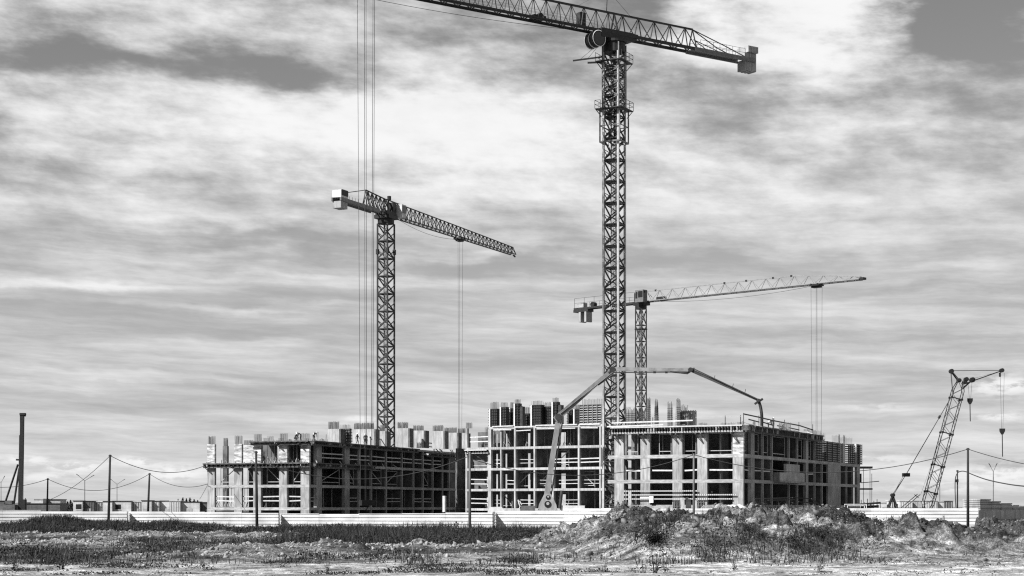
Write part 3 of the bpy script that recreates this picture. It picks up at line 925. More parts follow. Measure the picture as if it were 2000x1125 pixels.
def lamp(px, fork, arms, base_py, Y, label, flip=1):
    x = X(px, Y); zf = Z(fork, Y)
    t = thing('street_lamp', label, 'street lamp', (x, Y, 0), 0, 'double armed street lamps')
    MB().tube([(0, 0, -.4), (0, 0, zf)], .10, 6, .07).build('pole', 'poleconc', t)
    for (ax, ay) in arms:
        e = (X(ax, Y) - x, 0, Z(ay, Y))
        MB().tube([(0, 0, zf - .1), e], .05, 5).build('arm', 'poleconc', t)
        d = Vector((e[0], 0, e[2] - zf)).normalized()
        MB().bar(Vector(e) - d * .3, Vector(e) + d * .35, .16, .1).build('lamp_head', 'dark', t)

lamp(165.5, 938, ((152, 928), (181, 929.5)), 980, 340, 'double armed street lamp left of the tall dark pole')
lamp(228.5, 945, ((217, 936.5), (242, 937)), 980, 420, 'double armed street lamp just right of the tall dark pole')
lamp(1940, 920, ((1933, 908), (1946, 908)), 985, 330, 'double armed street lamp behind the stacked slabs')
lamp(1835.5, 935, ((1827, 923), (1839, 924)), 980, 380, 'double armed street lamp behind the mobile crane boom')
lamp(2, 942, ((-6, 936), (8, 932)), 985, 420, 'double armed street lamp cut by the left edge of the photo')

# ------------------------------------------------------------------ site cabins and sheds behind the fence
def cabin(px0, px1, top, Y, depth, label, front='cabin', side='cabindark', door=None, win=None, ribs=False, turn=0.0, z0=-.3, roof='dark'):
    x0, x1 = X(px0, Y), X(px1, Y); zt = Z(top, Y)
    t = thing('site_cabin', label, 'site cabin', (x0, Y, z0), turn, 'site cabins behind the fence')
    w = x1 - x0; h = zt - z0
    MB().box(0, w, 0, depth, 0, h).build('wall', front, t)
    MB().box(-.08, w + .08, -.10, depth + .08, h + .003, h + .14).build('roof', roof, t)
    if ribs:
        r = MB(); k = .2
        while k < w - .1:
            r.box(k, k + .10, -.05, -.003, .1, h - .1); k += .45
        r.build('rib_cladding', side, t)
    if door is not None:
        MB().box(door, door + .9, -.05, -.003, .1, 2.1).build('door', 'galv', t)
    if win is not None:
        f = MB().box(win, win + 1.0, -.05, -.003, h - 1.5, h - .55).build('window', 'glass', t)
        MB().box(win - .06, win + 1.06, -.075, -.053, h - 1.58, h - 1.5).build('sill', 'white', f)
    return t

cabin(-40, 15, 979, 330, 5, 'low dark shed at the far left edge behind the fence', 'cabindark', z0=-.3)
cabin(18, 48, 982, 320, 4, 'small pale shed beside the piling rig', 'cabin', roof='cabin')
cabin(52, 117, 984.5, 300, 5, 'wide dark site hut behind the thin pole', 'cabindark', roof='dark')
cabin(66, 84, 975.5, 303, 4, 'pale upper cabin standing above the wide dark site hut', 'cabin', side='cabin', z0=-.3, roof='cabin')
cabin(85, 118, 976.5, 306, 4, 'grey upper cabin behind the wide dark site hut', 'galv', roof='dark')
cs = [(143, 161, 979, 'cabin', None, .5, 0, 'dark'), (161.5, 184, 979.5, 'cabindark', .6, None, 1, 'dark'), (186, 200, 980.5, 'galv', None, None, 1, 'cabin'), (201.5, 219, 980, 'cabin', None, None, 0, 'dark'),
      (220, 256, 979.5, 'cabin', None, .5, 0, 'dark'), (258, 276, 980, 'galv', .4, None, 1, 'cabin'), (276.5, 296, 978.5, 'cabin', .3, None, 0, 'dark'), (297.5, 311, 979.5, 'cabin', None, None, 1, 'dark'),
      (313, 331, 979, 'cabin', .7, None, 0, 'cabindark'), (331.5, 352, 979, 'cabin', None, None, 1, 'cabin'), (353, 390, 981, 'cabin', 1.2, None, 0, 'dark'), (390.5, 404, 982, 'cabindark', None, None, 0, 'dark')]
for i, (a, b, tp, fm, dr, wi, rb, rf) in enumerate(cs):
    cabin(a, b, tp, 322 + (i % 3) * .7, 2.4, '%s %s site cabin from the left in the row behind the fence' % (ORD[i], {'cabin': 'pale', 'cabindark': 'dark', 'galv': 'grey'}[fm]), fm, 'galv' if fm == 'cabin' else 'cabindark', dr, wi, rb, roof=rf)
for i, (a, b, tp, fm, rb) in enumerate([(1712, 1732, 982, 'cabin', 0), (1735, 1748, 979, 'cabin', 0), (1757, 1782, 979, 'cabin', 1), (1784, 1801, 978.5, 'galv', 1), (1803, 1831, 978.5, 'cabin', 1), (1832, 1846, 980, 'cabin', 0), (1846.3, 1861, 979.5, 'cabindark', 1)]):
    cabin(a, b, tp, 330 + (i % 2), 2.4, '%s %s site container from the left behind the mobile crane' % (ORD[i], {'cabin': 'pale', 'cabindark': 'dark', 'galv': 'grey'}[fm]), fm, 'galv', None, None, bool(rb), roof=fm)

# ------------------------------------------------------------------ far trees
def conifer(px, top, Y, w, label, seed):
    r = random.Random(seed); x = X(px, Y); h = Z(top, Y) + .3
    t = thing('pine_tree', label, 'tree', (x, Y, -.3), 0, 'pine trees far behind the fence')
    MB().tube([(0, 0, 0), (.05, 0, h * .9)], .16, 6, .04).build('trunk', 'bark', t)
    lf = MB()
    for k in range(420):
        s = r.random() ** .7
        rad = w * (1 - s) ** .8 * (.35 + .65 * r.random()); a = r.uniform(0, 6.28)
        c = Vector((rad * math.cos(a), rad * math.sin(a), h * (.12 + .88 * s) - rad * .25 + r.gauss(0, .12)))
        L = r.uniform(.22, .5); b = a + r.gauss(0, .6)
        d = Vector((math.cos(b), math.sin(b), r.uniform(-.5, .35))) * L; q = Vector((-math.sin(b), math.cos(b), r.uniform(-.5, .5))) * (L * .3)
        lf.add([c - d * .5, c + q, c + d * .6, c - q], [(0, 1, 2, 3)])
    lf.build('crown', 'needle', t)

tl = [(119, 981, 1.3), (125, 978.5, 1.5), (132, 980, 1.5), (138, 977.5, 1.6), (141, 982, 1.2), (348, 976, 1.3), (357, 973.5, 1.6), (364, 975, 1.5), (371, 972.5, 1.6), (379, 976, 1.5), (386, 978, 1.3)]
for i, (px, tp, w) in enumerate(tl):
    conifer(px, tp, 430 + 9 * (i % 3), w, '%s dark pine from the left %s' % (ORD[i if i < 5 else i - 5], 'in the clump left of the cabin row' if i < 5 else 'above the cabins beside the left frame'), 60 + i)

# ------------------------------------------------------------------ the concrete frames
class Block:
    """local frame: x to the right along the front, y away from the camera along the side"""
    def __init__(s, px, Y, ux, name, label):
        ux = Vector((ux[0], ux[1], 0)).normalized()
        s.o = Vector((X(px, Y), Y, 0)); s.ux = ux; s.uy = Vector((-ux.y, ux.x, 0))
        s.rz = math.atan2(ux.y, ux.x)
        s.root = thing(name, label, 'building', s.o, s.rz)

    def fx(s, px, y=0.0):
        p = (px - 1000) / F; b = s.o + s.uy * y
        return (p * b.y - b.x) / (s.ux.x - p * s.ux.y)

    def fy(s, px, x=0.0):
        p = (px - 1000) / F; b = s.o + s.ux * x
        return (p * b.y - b.x) / (s.uy.x - p * s.uy.y)

    def w(s, x, y, z=0.0):
        q = s.o + s.ux * x + s.uy * y
        return Vector((q.x, q.y, z))

    def z(s, py, x, y):
        return Z(py, s.w(x, y).y)

    def box(s, name, m, *b, parent=None):
        return MB().box(*b).build(name, m, parent or s.root)

    def put(s, name, label, cat, x, y, z, group=None, turn=0.0):
        return thing(name, label, cat, s.w(x, y, z), s.rz + turn, group)


def rebar_cage(bk, x0, x1, y0, y1, z, h, n=10, ties=False, r=.018, taper=0.0):
    mb = MB(); rr = random.Random(int(abs(x0 * 100)) + n)
    cx, cy = (x0 + x1) / 2, (y0 + y1) / 2
    for k in range(n):
        f = k / max(1, n - 1)
        for yy in (y0, y1):
            x = x0 + (x1 - x0) * f + rr.uniform(-.02, .02)
            hh = h * rr.uniform(.86, 1.0)
            mb.bar((x, yy, z), (cx + (x - cx) * (1 - taper) + rr.uniform(-.03, .03), cy + (yy - cy) * (1 - taper), z + hh), r * 2, caps=False)
    if ties:
        zz = z + .15
        while zz < z + h * .75:
            q = .04
            f = 1 - taper * (zz - z) / h
            a0, a1 = cx + (x0 - cx) * f - q, cx + (x1 - cx) * f + q
            for (p, e) in (((a0, y0 - q, zz), (a1, y0 - q, zz)), ((a0, y1 + q, zz), (a1, y1 + q, zz)), ((a0, y0 - q, zz), (a0, y1 + q, zz)), ((a1, y0 - q, zz), (a1, y1 + q, zz))):
                mb.bar(p, e, r * 2.2, caps=False)
            zz += .26
    return mb.build('rebar_cage', 'rebar', bk.root)


def boards(bk, x0, x1, y, zs, m='timber', th=.17, name='guard_rail', along='x', posts=True):
    mb = MB(); rr = random.Random(int(x0 * 37) + int(y * 11))
    for z in zs:
        t = rr.uniform(-.05, .05)
        p, q = ((x0, y, z - t), (x1, y, z + t)) if along == 'x' else ((y, x0, z - t), (y, x1, z + t))
        mb.bar(p, q, .05, th)
    return mb.build(name, m, bk.root)


FRAMES = []
def shoring_frame(bk, x0, x1, y, z0, z1, label, diag=0, m='galv', along='x', rail=True):
    """light steel frame of two posts and cross tubes under the slab"""
    t = bk.put('shoring_rack', label, 'shoring rack', x0 if along == 'x' else y, y if along == 'x' else x0, z0, 'steel shoring standing in the open storeys', 0 if along == 'x' else math.pi / 2)
    w = x1 - x0; h = z1 - z0
    for x in (0, w): MB().tube([(x, 0, 0), (x, 0, h)], .055, 6).build('post', m, t)
    b = MB(); b.bar((0, 0, h * .93), (w, 0, h * .93), .09)
    if rail: b.bar((0, 0, h * .16), (w, 0, h * .16), .10)
    b.build('cross_tube', m, t)
    if diag:
        a, c = ((0.04, h * .9), (w - .04, h * .18)) if diag > 0 else ((w - .04, h * .9), (.04, h * .18))
        MB().bar((a[0], -.06, a[1]), (c[0], -.06, c[1]), .10).build('brace', m, t)
    return t


def prop(bk, x, y, z0, z1, label, tripod=True, m='galv'):
    t = bk.put('shoring_prop', label, 'prop', x, y, z0, 'steel props under the top floors')
    h = z1 - z0
    MB().tube([(0, 0, 0), (0, 0, h * .55)], .05, 6).build('outer_tube', m, t)
    MB().tube([(0, 0, h * .5), (0, 0, h - .03)], .035, 6).build('inner_tube', m, t)
    hd = MB().box(-.12, .12, -.12, .12, h - .03, h - .003); hd.build('head_plate', m, t)
    if tripod:
        for k in range(3):
            a = 2.1 * k + .4
            MB().bar((0, 0, .85), (.5 * math.cos(a), .5 * math.sin(a), .02), .04).build('leg', m, t)
    return t


def deck(bk, x0, x1, y0, y1, zj, zt, label, over='front', pitch=.45, edge='timber'):
    """formwork deck: boards on joists whose ends stick out past the slab; over: the open edge"""
    t = bk.put('formwork_deck', label, 'formwork', 0, 0, 0, 'formwork decks around the top floors')
    rr = random.Random(int(x0 * 13 + y1 * 7))
    b = MB(); b.box(x0, x1, y0, y1, zt - .06, zt); b.build('deck_board', 'grimy', t)
    if over == 'front':
        n = int((x1 - x0) / pitch)
        for k in range(n + 1):
            x = x0 + .08 + k * pitch + rr.uniform(-.04, .04)
            if x > x1 - .1: break
            MB().bar((x, y0 + .10 * rr.random(), (zj + zt) / 2 - .03), (x, y1, (zj + zt) / 2 - .03), .09, zt - zj - .08).build('joist', 'timber' if rr.random() < .16 else 'ply', t)
        MB().box(x0 - .1, x1 + .1, y0 + .28, y0 + .44, zj - .24, zj - .003).build('bearer', 'galv' if edge == 'timber' else 'grimy', t)
        MB().box(x0, x1, y0 - .045, y0 - .003, zt - .13, zt + .05).build('edge_board', edge, t)
    else:
        n = int((y1 - y0) / pitch)
        for k in range(n + 1):
            y = y0 + .08 + k * pitch + rr.uniform(-.04, .04)
            if y > y1 - .1: break
            MB().bar((x0, y, (zj + zt) / 2 - .03), (x1 - .10 * rr.random(), y, (zj + zt) / 2 - .03), .09, zt - zj - .08).build('joist', 'timber' if rr.random() < .22 else 'grimy', t)
        MB().box(x1 - .44, x1 - .28, y0 - .1, y1 + .1, zj - .24, zj - .003).build('bearer', 'grimy', t)
        MB().box(x1 + .003, x1 + .045, y0, y1, zt - .13, zt + .05).build('edge_board', 'grimy', t)
    return t


def form_box(bk, x0, x1, y, d, z0, z1, label, m='ply', pale=True, step=0.0):
    """column shutter: four sheeted faces with walers, a pale corner post and rebar above it"""
    t = bk.put('column_shutter', label, 'formwork', x0, y, z0, 'dark column shutters on the middle frame', .0)
    w = x1 - x0; h = z1 - z0
    MB().box(0, w, 0, d, 0, h).build('sheeting', m, t)
    wl = MB(); z = .25
    while z < h - .1:
        wl.box(-.07, w + .07, -.09, -.003, z, z + .09); wl.box(w + .003, w + .09, -.07, d + .07, z, z + .09); wl.box(-.09, -.003, -.07, d + .07, z, z + .09)
        z += .42
    wl.build('waler', 'dark', t)
    if pale:
        MB().box(.10, .30, -.15, -.093, .05, h - .02).build('soldier', 'white', t)
    r = MB(); x = .45
    while x < w - .12:
        r.box(x, x + .07, -.13, -.093, .05, h - .05); x += .34
    r.build('stiffener', 'dark', t)
    if step:
        MB().box(w + .1, w + .1 + step, .1, d - .1, 0, h * .86).build('side_shutter', m, t)
    return t


# ---------- left frame
L = Block(604, 247, (.942, -.335), 'concrete_frame_building', 'low unfinished concrete frame on the left with bare columns and sheeted ones on top')
ZL = [2.05, 5.29, 8.40, 11.5]
xl = L.fx(404.6)
TH = .40
yend = L.fy(893)
for k in (0, 1, 2):
    MB().box(xl, 0, 0, 20, ZL[k] - TH, ZL[k]).build('floor_slab', 'slab', L.root)
    MB().box(-10, 0, 20.002, yend, ZL[k] - TH, ZL[k]).build('floor_slab', 'slab', L.root)
x2 = L.fx(494.5)
MB().box(x2, 0, 0, 20, ZL[3] - .3, ZL[3]).build('roof_slab', 'slab', L.root)
MB().box(-10, 0, 20.002, yend, ZL[3] - .3, ZL[3]).build('roof_slab', 'slab', L.root)
LC = [(404.6, 419), (457, 472), (494.5, 509.5), (545, 560.6), (587, 603.7)]
for i, (a, b) in enumerate(LC):
    x0, x1 = L.fx(a), L.fx(b)
    if i == 4: x1 = -.012
    zs = [-1.2] + ZL
    for k in range(4):
        top = zs[k + 1] - (TH if k < 3 else .3)
        if k == 3: top = ZL[3] - .3
        MB().box(x0, x1, .012, .5, zs[k], top).build('column', 'sheet' if k == 3 else 'concrete', L.root)
    if i < 2: rebar_cage(L, x0 + .1, x1 - .1, .1, .4, ZL[3] - .3, 1.25, 9)
    else: rebar_cage(L, x0 + .1, x1 - .1, .1, .4, ZL[3], 1.15, 9)
# column standing further back, dark, with rebar
x0 = L.fx(435, 7)
MB().box(x0, x0 + .75, 7, 7.5, ZL[2], ZL[3] - .3).build('column', 'shaded_concrete', L.root)
for k in (0, 1): MB().box(x0, x0 + .75, 7, 7.5, ZL[k], ZL[k + 1] - TH).build('column', 'shaded_concrete', L.root)
rebar_cage(L, x0 + .08, x0 + .68, 7.1, 7.4, ZL[3] - .3, 1.25, 9)
x0 = L.fx(475, 3)
MB().box(x0, x0 + 1.6, 3, 3.25, ZL[2], ZL[3] - .4).build('wall', 'sheet', L.root)
rebar_cage(L, x0 + .1, x0 + 1.5, 3.05, 3.2, ZL[3] - .4, .8, 10)
# ends of the cross walls along the side
LS = [(618.7, 629, .3, 'concrete'), (673.6, 683, .3, 'concrete'), (701, 703.2, .2, 'shaded_concrete'), (725, 727.3, .2, 'shaded_concrete'), (754.5, 757, .2, 'shaded_concrete'), (785.5, 787.5, .2, 'shaded_concrete'), (808, 810.5, .22, 'shaded_concrete'),
      (826.5, 828.8, .2, 'shaded_concrete'), (845.5, 847.5, .2, 'shaded_concrete'), (864.5, 867, .2, 'shaded_concrete'), (877, 893, .3, 'shaded_concrete')]
for i, (a, b, d, m) in enumerate(LS):
    y0, y1 = L.fy(a), L.fy(b)
    zs = [-1.2] + ZL
    for k in range(4):
        if i in (0, 1):
            MB().box(-.5, -.012, y0, y1, zs[k], zs[k + 1] - (TH if k < 3 else .3)).build('column', 'concrete', L.root)
        else:
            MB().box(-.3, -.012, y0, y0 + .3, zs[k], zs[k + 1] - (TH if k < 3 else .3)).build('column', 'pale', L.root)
            MB().box(-5.2, -.303, y0, y0 + .25 if i < 10 else y1, zs[k], zs[k + 1] - (TH if k < 3 else .3)).build('cross_wall', 'shaded_concrete', L.root)
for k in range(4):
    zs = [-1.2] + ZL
    MB().box(-5.5, -5.25, 3.0, 54, zs[k], zs[k + 1] - (TH if k < 3 else .3)).build('inner_wall', 'shaded_concrete', L.root)
    if k < 3: MB().box(L.fx(486, 5.2), -5.6, 5.2, 5.4, zs[k], zs[k + 1] - TH).build('inner_wall', 'shaded_concrete', L.root)
MB().box(L.fx(513, 4.6), -7.5, 4.6, 4.8, ZL[2], ZL[3] - .3).build('inner_wall', 'shaded_concrete', L.root)
# boards and frames in the front bays
bays = [(419, 457), (472, 494.5), (509.5, 545), (560.6, 587)]
for i, (a, b) in enumerate(bays):
    x0, x1 = L.fx(a) + .04, L.fx(b) - .04
    boards(L, x0, x1, .35, (ZL[0] + .95, ZL[0] + 1.55))
    shoring_frame(L, x0 + .45, x1 - .15, 1.0, ZL[1], ZL[2] - TH - .05, 'shoring rack with %s brace in the %s front bay of the left frame' % (('falling', 'rising', 'falling', 'rising')[i], ORD[i]), (-1, 1, 1, -1)[i])
n = 0
for (px, y) in ((424, 1.5), (428, 3), (441, 5), (447, 4), (452, 6), (478, 2), (484, 4), (520, 2), (526, 4), (533, 3), (572, 3), (577, 2)):
    x = L.fx(px, y)
    prop(L, x, y, ZL[0], ZL[1] - TH, '%s steel prop from the left in the lower storey of the left frame' % ORD[n], True); n += 1
n = 0
for (px, y) in ((513, .9), (523, 2.2), (530, 3.2), (536, 1.6), (541, 3), (566, 1.2), (573, 2.4), (580, 1.2)):
    x = L.fx(px, y)
    prop(L, x, y, ZL[2], ZL[3] - .3, '%s steel prop from the left in the top storey of the left frame' % ORD[n], True); n += 1
# side bays: boards, frames and props
sb = [(606, 618, 0), (630, 673, 1), (684, 701, 2), (704, 724.5, 3), (728, 754, 4), (758, 785, 5), (788, 807.5, 6), (811, 826, 7), (829.5, 845, 8), (848, 864, 9)]
for i, (a, b, q) in enumerate(sb):
    y0, y1 = L.fy(a) + .1, L.fy(b) - .1
    if i != 0: boards(L, y0, y1, -.2, (ZL[2] + .85, ZL[2] + 1.45), 'timber', along='y')
    if i in (0, 2, 5, 7, 8): boards(L, y0, y1, -.2, (ZL[0] + .9, ZL[0] + 1.4), 'galv', along='y', th=.12)
    if i in (1, 2, 4, 5, 8): shoring_frame(L, y0 + .3, y1 - .3, -.7, ZL[1], ZL[2] - TH - .05, 'shoring rack in the %s bay along the shaded side of the left frame' % ORD[i], (-1) ** i, along='y')
    if i in (1, 4, 5, 6):
        for q, yy in enumerate((y0 + (y1 - y0) * .3, y0 + (y1 - y0) * .7)):
            prop(L, -1.0, yy, ZL[0], ZL[1] - TH, '%s steel prop in the lower %s bay along the side of the left frame' % (ORD[q], ORD[i]), False)
            prop(L, -1.1, yy + .2, ZL[2], ZL[3] - .3, '%s steel prop in the top %s bay along the side of the left frame' % (ORD[q], ORD[i]), False)
# formwork decks
deck(L, xl - .3, x2 - .1, -.75, -.02, ZL[2] - .42, ZL[2] - .02, 'formwork deck under the bare columns at the left end of the left frame', pitch=.7, edge='grimy')
deck(L, x2, .2, -.75, -.02, ZL[2] - .42, ZL[2] - .02, 'littered formwork deck between the second and third storeys of the left frame', pitch=.6, edge='grimy')
deck(L, x2 - .2, .2, -.8, -.02, ZL[3] - .32, ZL[3] - .02, 'thin formwork deck along the top front edge of the left frame', pitch=.8, edge='grimy')
deck(L, .02, .9, .5, L.fy(726), ZL[2] - .45, ZL[2] - .02, 'formwork deck along the shaded side of the left frame at mid height', 'side', .6)
deck(L, .02, 1.0, -.4, L.fy(809), ZL[3] - .42, ZL[3] - .02, 'formwork deck along the top of the shaded side of the left frame', 'side', .6)
deck(L, .02, .9, L.fy(828), L.fy(880), ZL[3] - .85, ZL[3] - .5, 'short formwork deck near the far end of the left frame', 'side', .6)
# leaning debris on the front decks
for k in range(34):
    x = random.uniform(xl, -.3); 
    if k % 3 == 0: x = random.uniform(-8, -.3)
    y = random.uniform(-.65, -.2); a = random.uniform(-.6, .6)
    o = MB().bar((0, 0, .02), (a * .5, random.uniform(-.2, .2), random.uniform(.2, .6)), .07, .05).build('board_offcut', 'timber' if k % 2 else 'grimy', None, L.w(x, y, ZL[2] - .02), L.rz)
    tag(o, 'short offcut of board littering the deck at mid height of the left frame', 'offcut', 'board offcuts littering the left frame')
# struts sticking out under the decks
for i, (a, b) in enumerate(LC):
    x = L.fx(a) + .1
    t = L.put('cantilever_bracket', '%s timber bracket from the left under the mid deck of the left frame' % ORD[i], 'bracket', x, 0, ZL[2] - .9, 'brackets under the formwork decks')
    mb = MB(); mb.bar((0, -1.0, .42), (0, 0, .42), .12); mb.build('arm', 'grimy', t); MB().bar((0, -.9, .36), (0, -.02, -.1), .09).build('strut', 'grimy', t)
    if i >= 3:
        t = L.put('cantilever_bracket', '%s timber bracket from the left under the top deck of the left frame' % ORD[i - 3], 'bracket', x, 0, ZL[3] - .8, 'brackets under the formwork decks')
        MB().bar((0, -1.0, .42), (0, 0, .42), .12).build('arm', 'grimy', t); MB().bar((0, -.9, .36), (0, -.02, -.1), .09).build('strut', 'grimy', t)
# pale walls standing on the roof
WL = [(640, 662, 838, 8, 0), (690, 730, 838.5, 20, 0), (741, 752, 842, 24, 1), (775, 797, 836.5, 30, 1), (806, 827.5, 841, 33, 0), (844, 866, 842, 38, 0), (866.5, 892, 845.5, 43, 0), (893, 909.5, 846, 52, 0)]
for (a, b, tp, y, dk) in WL:
    x0, x1 = L.fx(a, y), L.fx(b, y); zt = L.z(tp, x0, y)
    zb = ZL[3]
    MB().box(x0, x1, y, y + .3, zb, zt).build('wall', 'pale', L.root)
    MB().box(x1 + .003, x1 + .28, y + .02, y + 1.6, zb, zt - .02).build('wall', 'shaded_concrete', L.root)  # return wall in the shade-darkened concrete, for the dark right-hand face
    rebar_cage(L, x0 + .1, x1 - .1, y + .08, y + .22, zt, random.uniform(.85, 1.15), int((x1 - x0) / .13) + 4)
t_ = L.fx(664, 10)
form = form_box(L, t_, t_ + 1.55, 10, .7, ZL[3], L.z(837, t_, 10), 'lone dark column shutter on the roof of the left frame', 'shaded_concrete', False)
rebar_cage(L, t_ + .1, t_ + 1.4, 10.1, 10.5, L.z(837, t_, 10), .6, 8)
# rails and sloping stair rails on the roof edge
for i, (a, b, zz0, zz1) in enumerate([(722, 758, 1.25, .95), (776, 848, 1.35, 1.15), (776, 848, .75, .55), (848, 864, 1.15, -.1), (848, 860, .55, -.4)]):
    y0, y1 = L.fy(a, .5), L.fy(b, .5)
    o = MB().bar((.5, y0, ZL[3] + zz0), (.5, y1, ZL[3] + zz1), .08, .16).build('guard_rail', 'grimy', L.root)
    for yy in (y0 + .2, y1 - .2):
        MB().bar((.5, yy, ZL[3] - .3), (.5, yy, ZL[3] + max(zz0, .5) + .15), .07).build('rail_post', 'grimy', L.root)
for i, (a, b, zz0, zz1) in enumerate([(866, 879, 1.0, 1.0), (879, 890, 1.0, -.9), (866, 879, .45, .45), (879, 890, .45, -1.5)]):
    y0, y1 = L.fy(a, .4), L.fy(b, .4)
    MB().bar((.4, y0, ZL[3] + zz0), (.4, y1, ZL[3] + zz1), .07, .15).build('stair_rail', 'grimy', L.root)

# ---------- middle frame
B = Block(1176.7, 267, (.86, -.51), 'concrete_frame_building', 'tall unfinished middle concrete frame with thin pale columns and dark shutters on top')
ZM = [1.9, 5.0, 8.3, 11.62, 14.85]
xm = B.fx(955); xk = B.fx(909)
DM = 11.0
for k in range(5):
    MB().box(xm, .5, 0, DM, ZM[k] - .38, ZM[k]).build('floor_slab', 'pale', B.root)
for k in range(4):
    MB().box(xk, xm - .01, 0, 6, ZM[k] - .38, ZM[k] - .01).build('link_slab', 'pale', B.root)
    MB().box(xk - 2.5, xk - .01, 3.0, 7, ZM[k] - .38, ZM[k] - .01).build('link_slab', 'shaded_concrete', B.root)  # added set-back slabs that keep the back wall in shade
    MB().box(xk - 2.8, xk - 2.52, 1.5, 7, (-1.2, 1.9, 5.0, 8.3)[k], ZM[k] - .01).build('cross_wall', 'shaded_concrete', B.root)  # added wall that stops the sun reaching the back wall from the left
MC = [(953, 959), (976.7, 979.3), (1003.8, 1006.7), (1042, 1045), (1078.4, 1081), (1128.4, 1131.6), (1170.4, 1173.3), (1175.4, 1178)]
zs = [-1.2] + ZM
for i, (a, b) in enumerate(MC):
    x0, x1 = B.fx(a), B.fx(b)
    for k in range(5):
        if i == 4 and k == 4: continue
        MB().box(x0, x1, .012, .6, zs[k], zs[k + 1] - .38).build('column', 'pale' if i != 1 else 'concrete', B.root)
        if i in (2, 3, 4, 5): MB().box(x0 + .02, x1 - .02, .602, 2.6, zs[k], zs[k + 1] - .38).build('cross_wall', 'shaded_concrete', B.root)
for k in range(4):
    MB().box(xk, xk + .35, .012, .5, zs[k], zs[k + 1] - .38).build('column', 'pale', B.root)
MB().box(xk, xk + .35, .012, .5, ZM[3], ZM[3] + 3.1).build('column', 'pale', B.root)
rebar_cage(B, xk + .05, xk + 1.0, .1, .4, ZM[3] + 3.1, 1.0, 10)
rebar_cage(B, xm - 1.2, xm - .2, .8, 1.0, ZM[3] + .0, 3.4, 9)
MB().box(xk + .5, xm - .8, 3.0, 3.25, ZM[3], ZM[3] + 2.6).build('wall', 'shaded_concrete', B.root)
# inner walls with gaps through which the sky shows
GAPS = [(968, 972.5), (986, 990.5), (1030, 1036), (1093, 1105)]
edges = [B.fx(957.5, 5)] + [q for g in GAPS for q in (B.fx(g[0], 5), B.fx(g[1], 5))] + [-.2]
for k in range(5):
    for a, b in zip(edges[0::2], edges[1::2]):
        if b - a > .05: MB().box(a, b, 5, 5.25, zs[k], zs[k + 1] - .38).build('inner_wall', 'shaded_concrete', B.root)
    for g in GAPS:      # lintel over the gap
        MB().box(B.fx(g[0], 5) + .002, B.fx(g[1], 5) - .002, 5.01, 5.24, zs[k + 1] - .9, zs[k + 1] - .38).build('lintel', 'shaded_concrete', B.root)
    if k < 4: MB().box(xk - 2.5, B.fx(951, 4.5), 4.5, 4.7, zs[k], zs[k + 1] - .38).build('inner_wall', 'shaded_concrete', B.root)
mb = [(960, 976), (979.8, 1003.5), (1007, 1041.5), (1045.5, 1078), (1081.5, 1128), (1132, 1170)]
for i, (a, b) in enumerate(mb):
    for k in (1, 2, 3):
        if (i + k) % 2 == 0 and i < 4 or i == 5 and k == 1: continue
        x0, x1 = B.fx(a) + .05 + (.4 if i in (1, 4) else 0), B.fx(b) - .05
        boards(B, x0, x1, .9, (ZM[k - 1] + .75, ZM[k - 1] + 1.3), 'timber' if (i + k) % 3 == 0 else 'galv', th=.11)
    if i in (4, 5):
        boards(B, B.fx(a) + .05, B.fx(b) - .05, .25, (ZM[2] + .75, ZM[2] + 1.3), 'timber')
n = 0
for (px, y) in ((965, 2), (971, 3), (984, 2), (988, 3.5), (995, 2), (1012, 3), (1018, 2), (1023, 4), (1029, 2), (1036, 3), (1055, 2.6), (1064, 3.6), (1088, 3), (1095, 2.6), (1102, 4), (1109, 3), (1114, 2.6), (1121, 3.5), (1143, 3), (1160, 2.6)):
    prop(B, B.fx(px, y), y, ZM[3], ZM[4] - .38, '%s steel prop from the left in the top storey of the middle frame' % ORD[n], n % 2 == 0); n += 1
x0, x1 = xk + .5, xm - .45
shoring_frame(B, x0, x1, 1.2, ZM[2], ZM[3] - .5, 'braced shoring rack in the link between the left and middle frames', 1, rail=True)
for k in (0, 1): boards(B, x0, x1, .4, (ZM[k] + .8, ZM[k] + 1.5), 'timber')
boards(B, x0 + .2, xm - .1, .3, (ZM[3] + .95, ZM[3] + 1.7), 'timber')
for k in range(4):
    MB().box(xm - 1.0, xm - .55, 1.0, 1.25, zs[k] + .02, zs[k + 1] - .4).build('column', 'pale', B.root)
deck(B, xk + .2, xm - .1, -.55, -.02, ZM[3] - .75, ZM[3] - .40, 'short formwork deck under the link between the left and middle frames', pitch=.5)
# pale boards along the top edge
for (a, b, dz) in ((962, 1003, .05), (1006, 1041, -.15), (1046, 1128, .02), (1132, 1172, .0)):
    boards(B, B.fx(a), B.fx(b), -.12, (ZM[4] + dz,), 'timber', .2, 'edge_board')
    boards(B, B.fx(a) + .3, B.fx(b) - .3, -.2, (ZM[4] - .55 + dz,), 'timber', .16, 'edge_board')
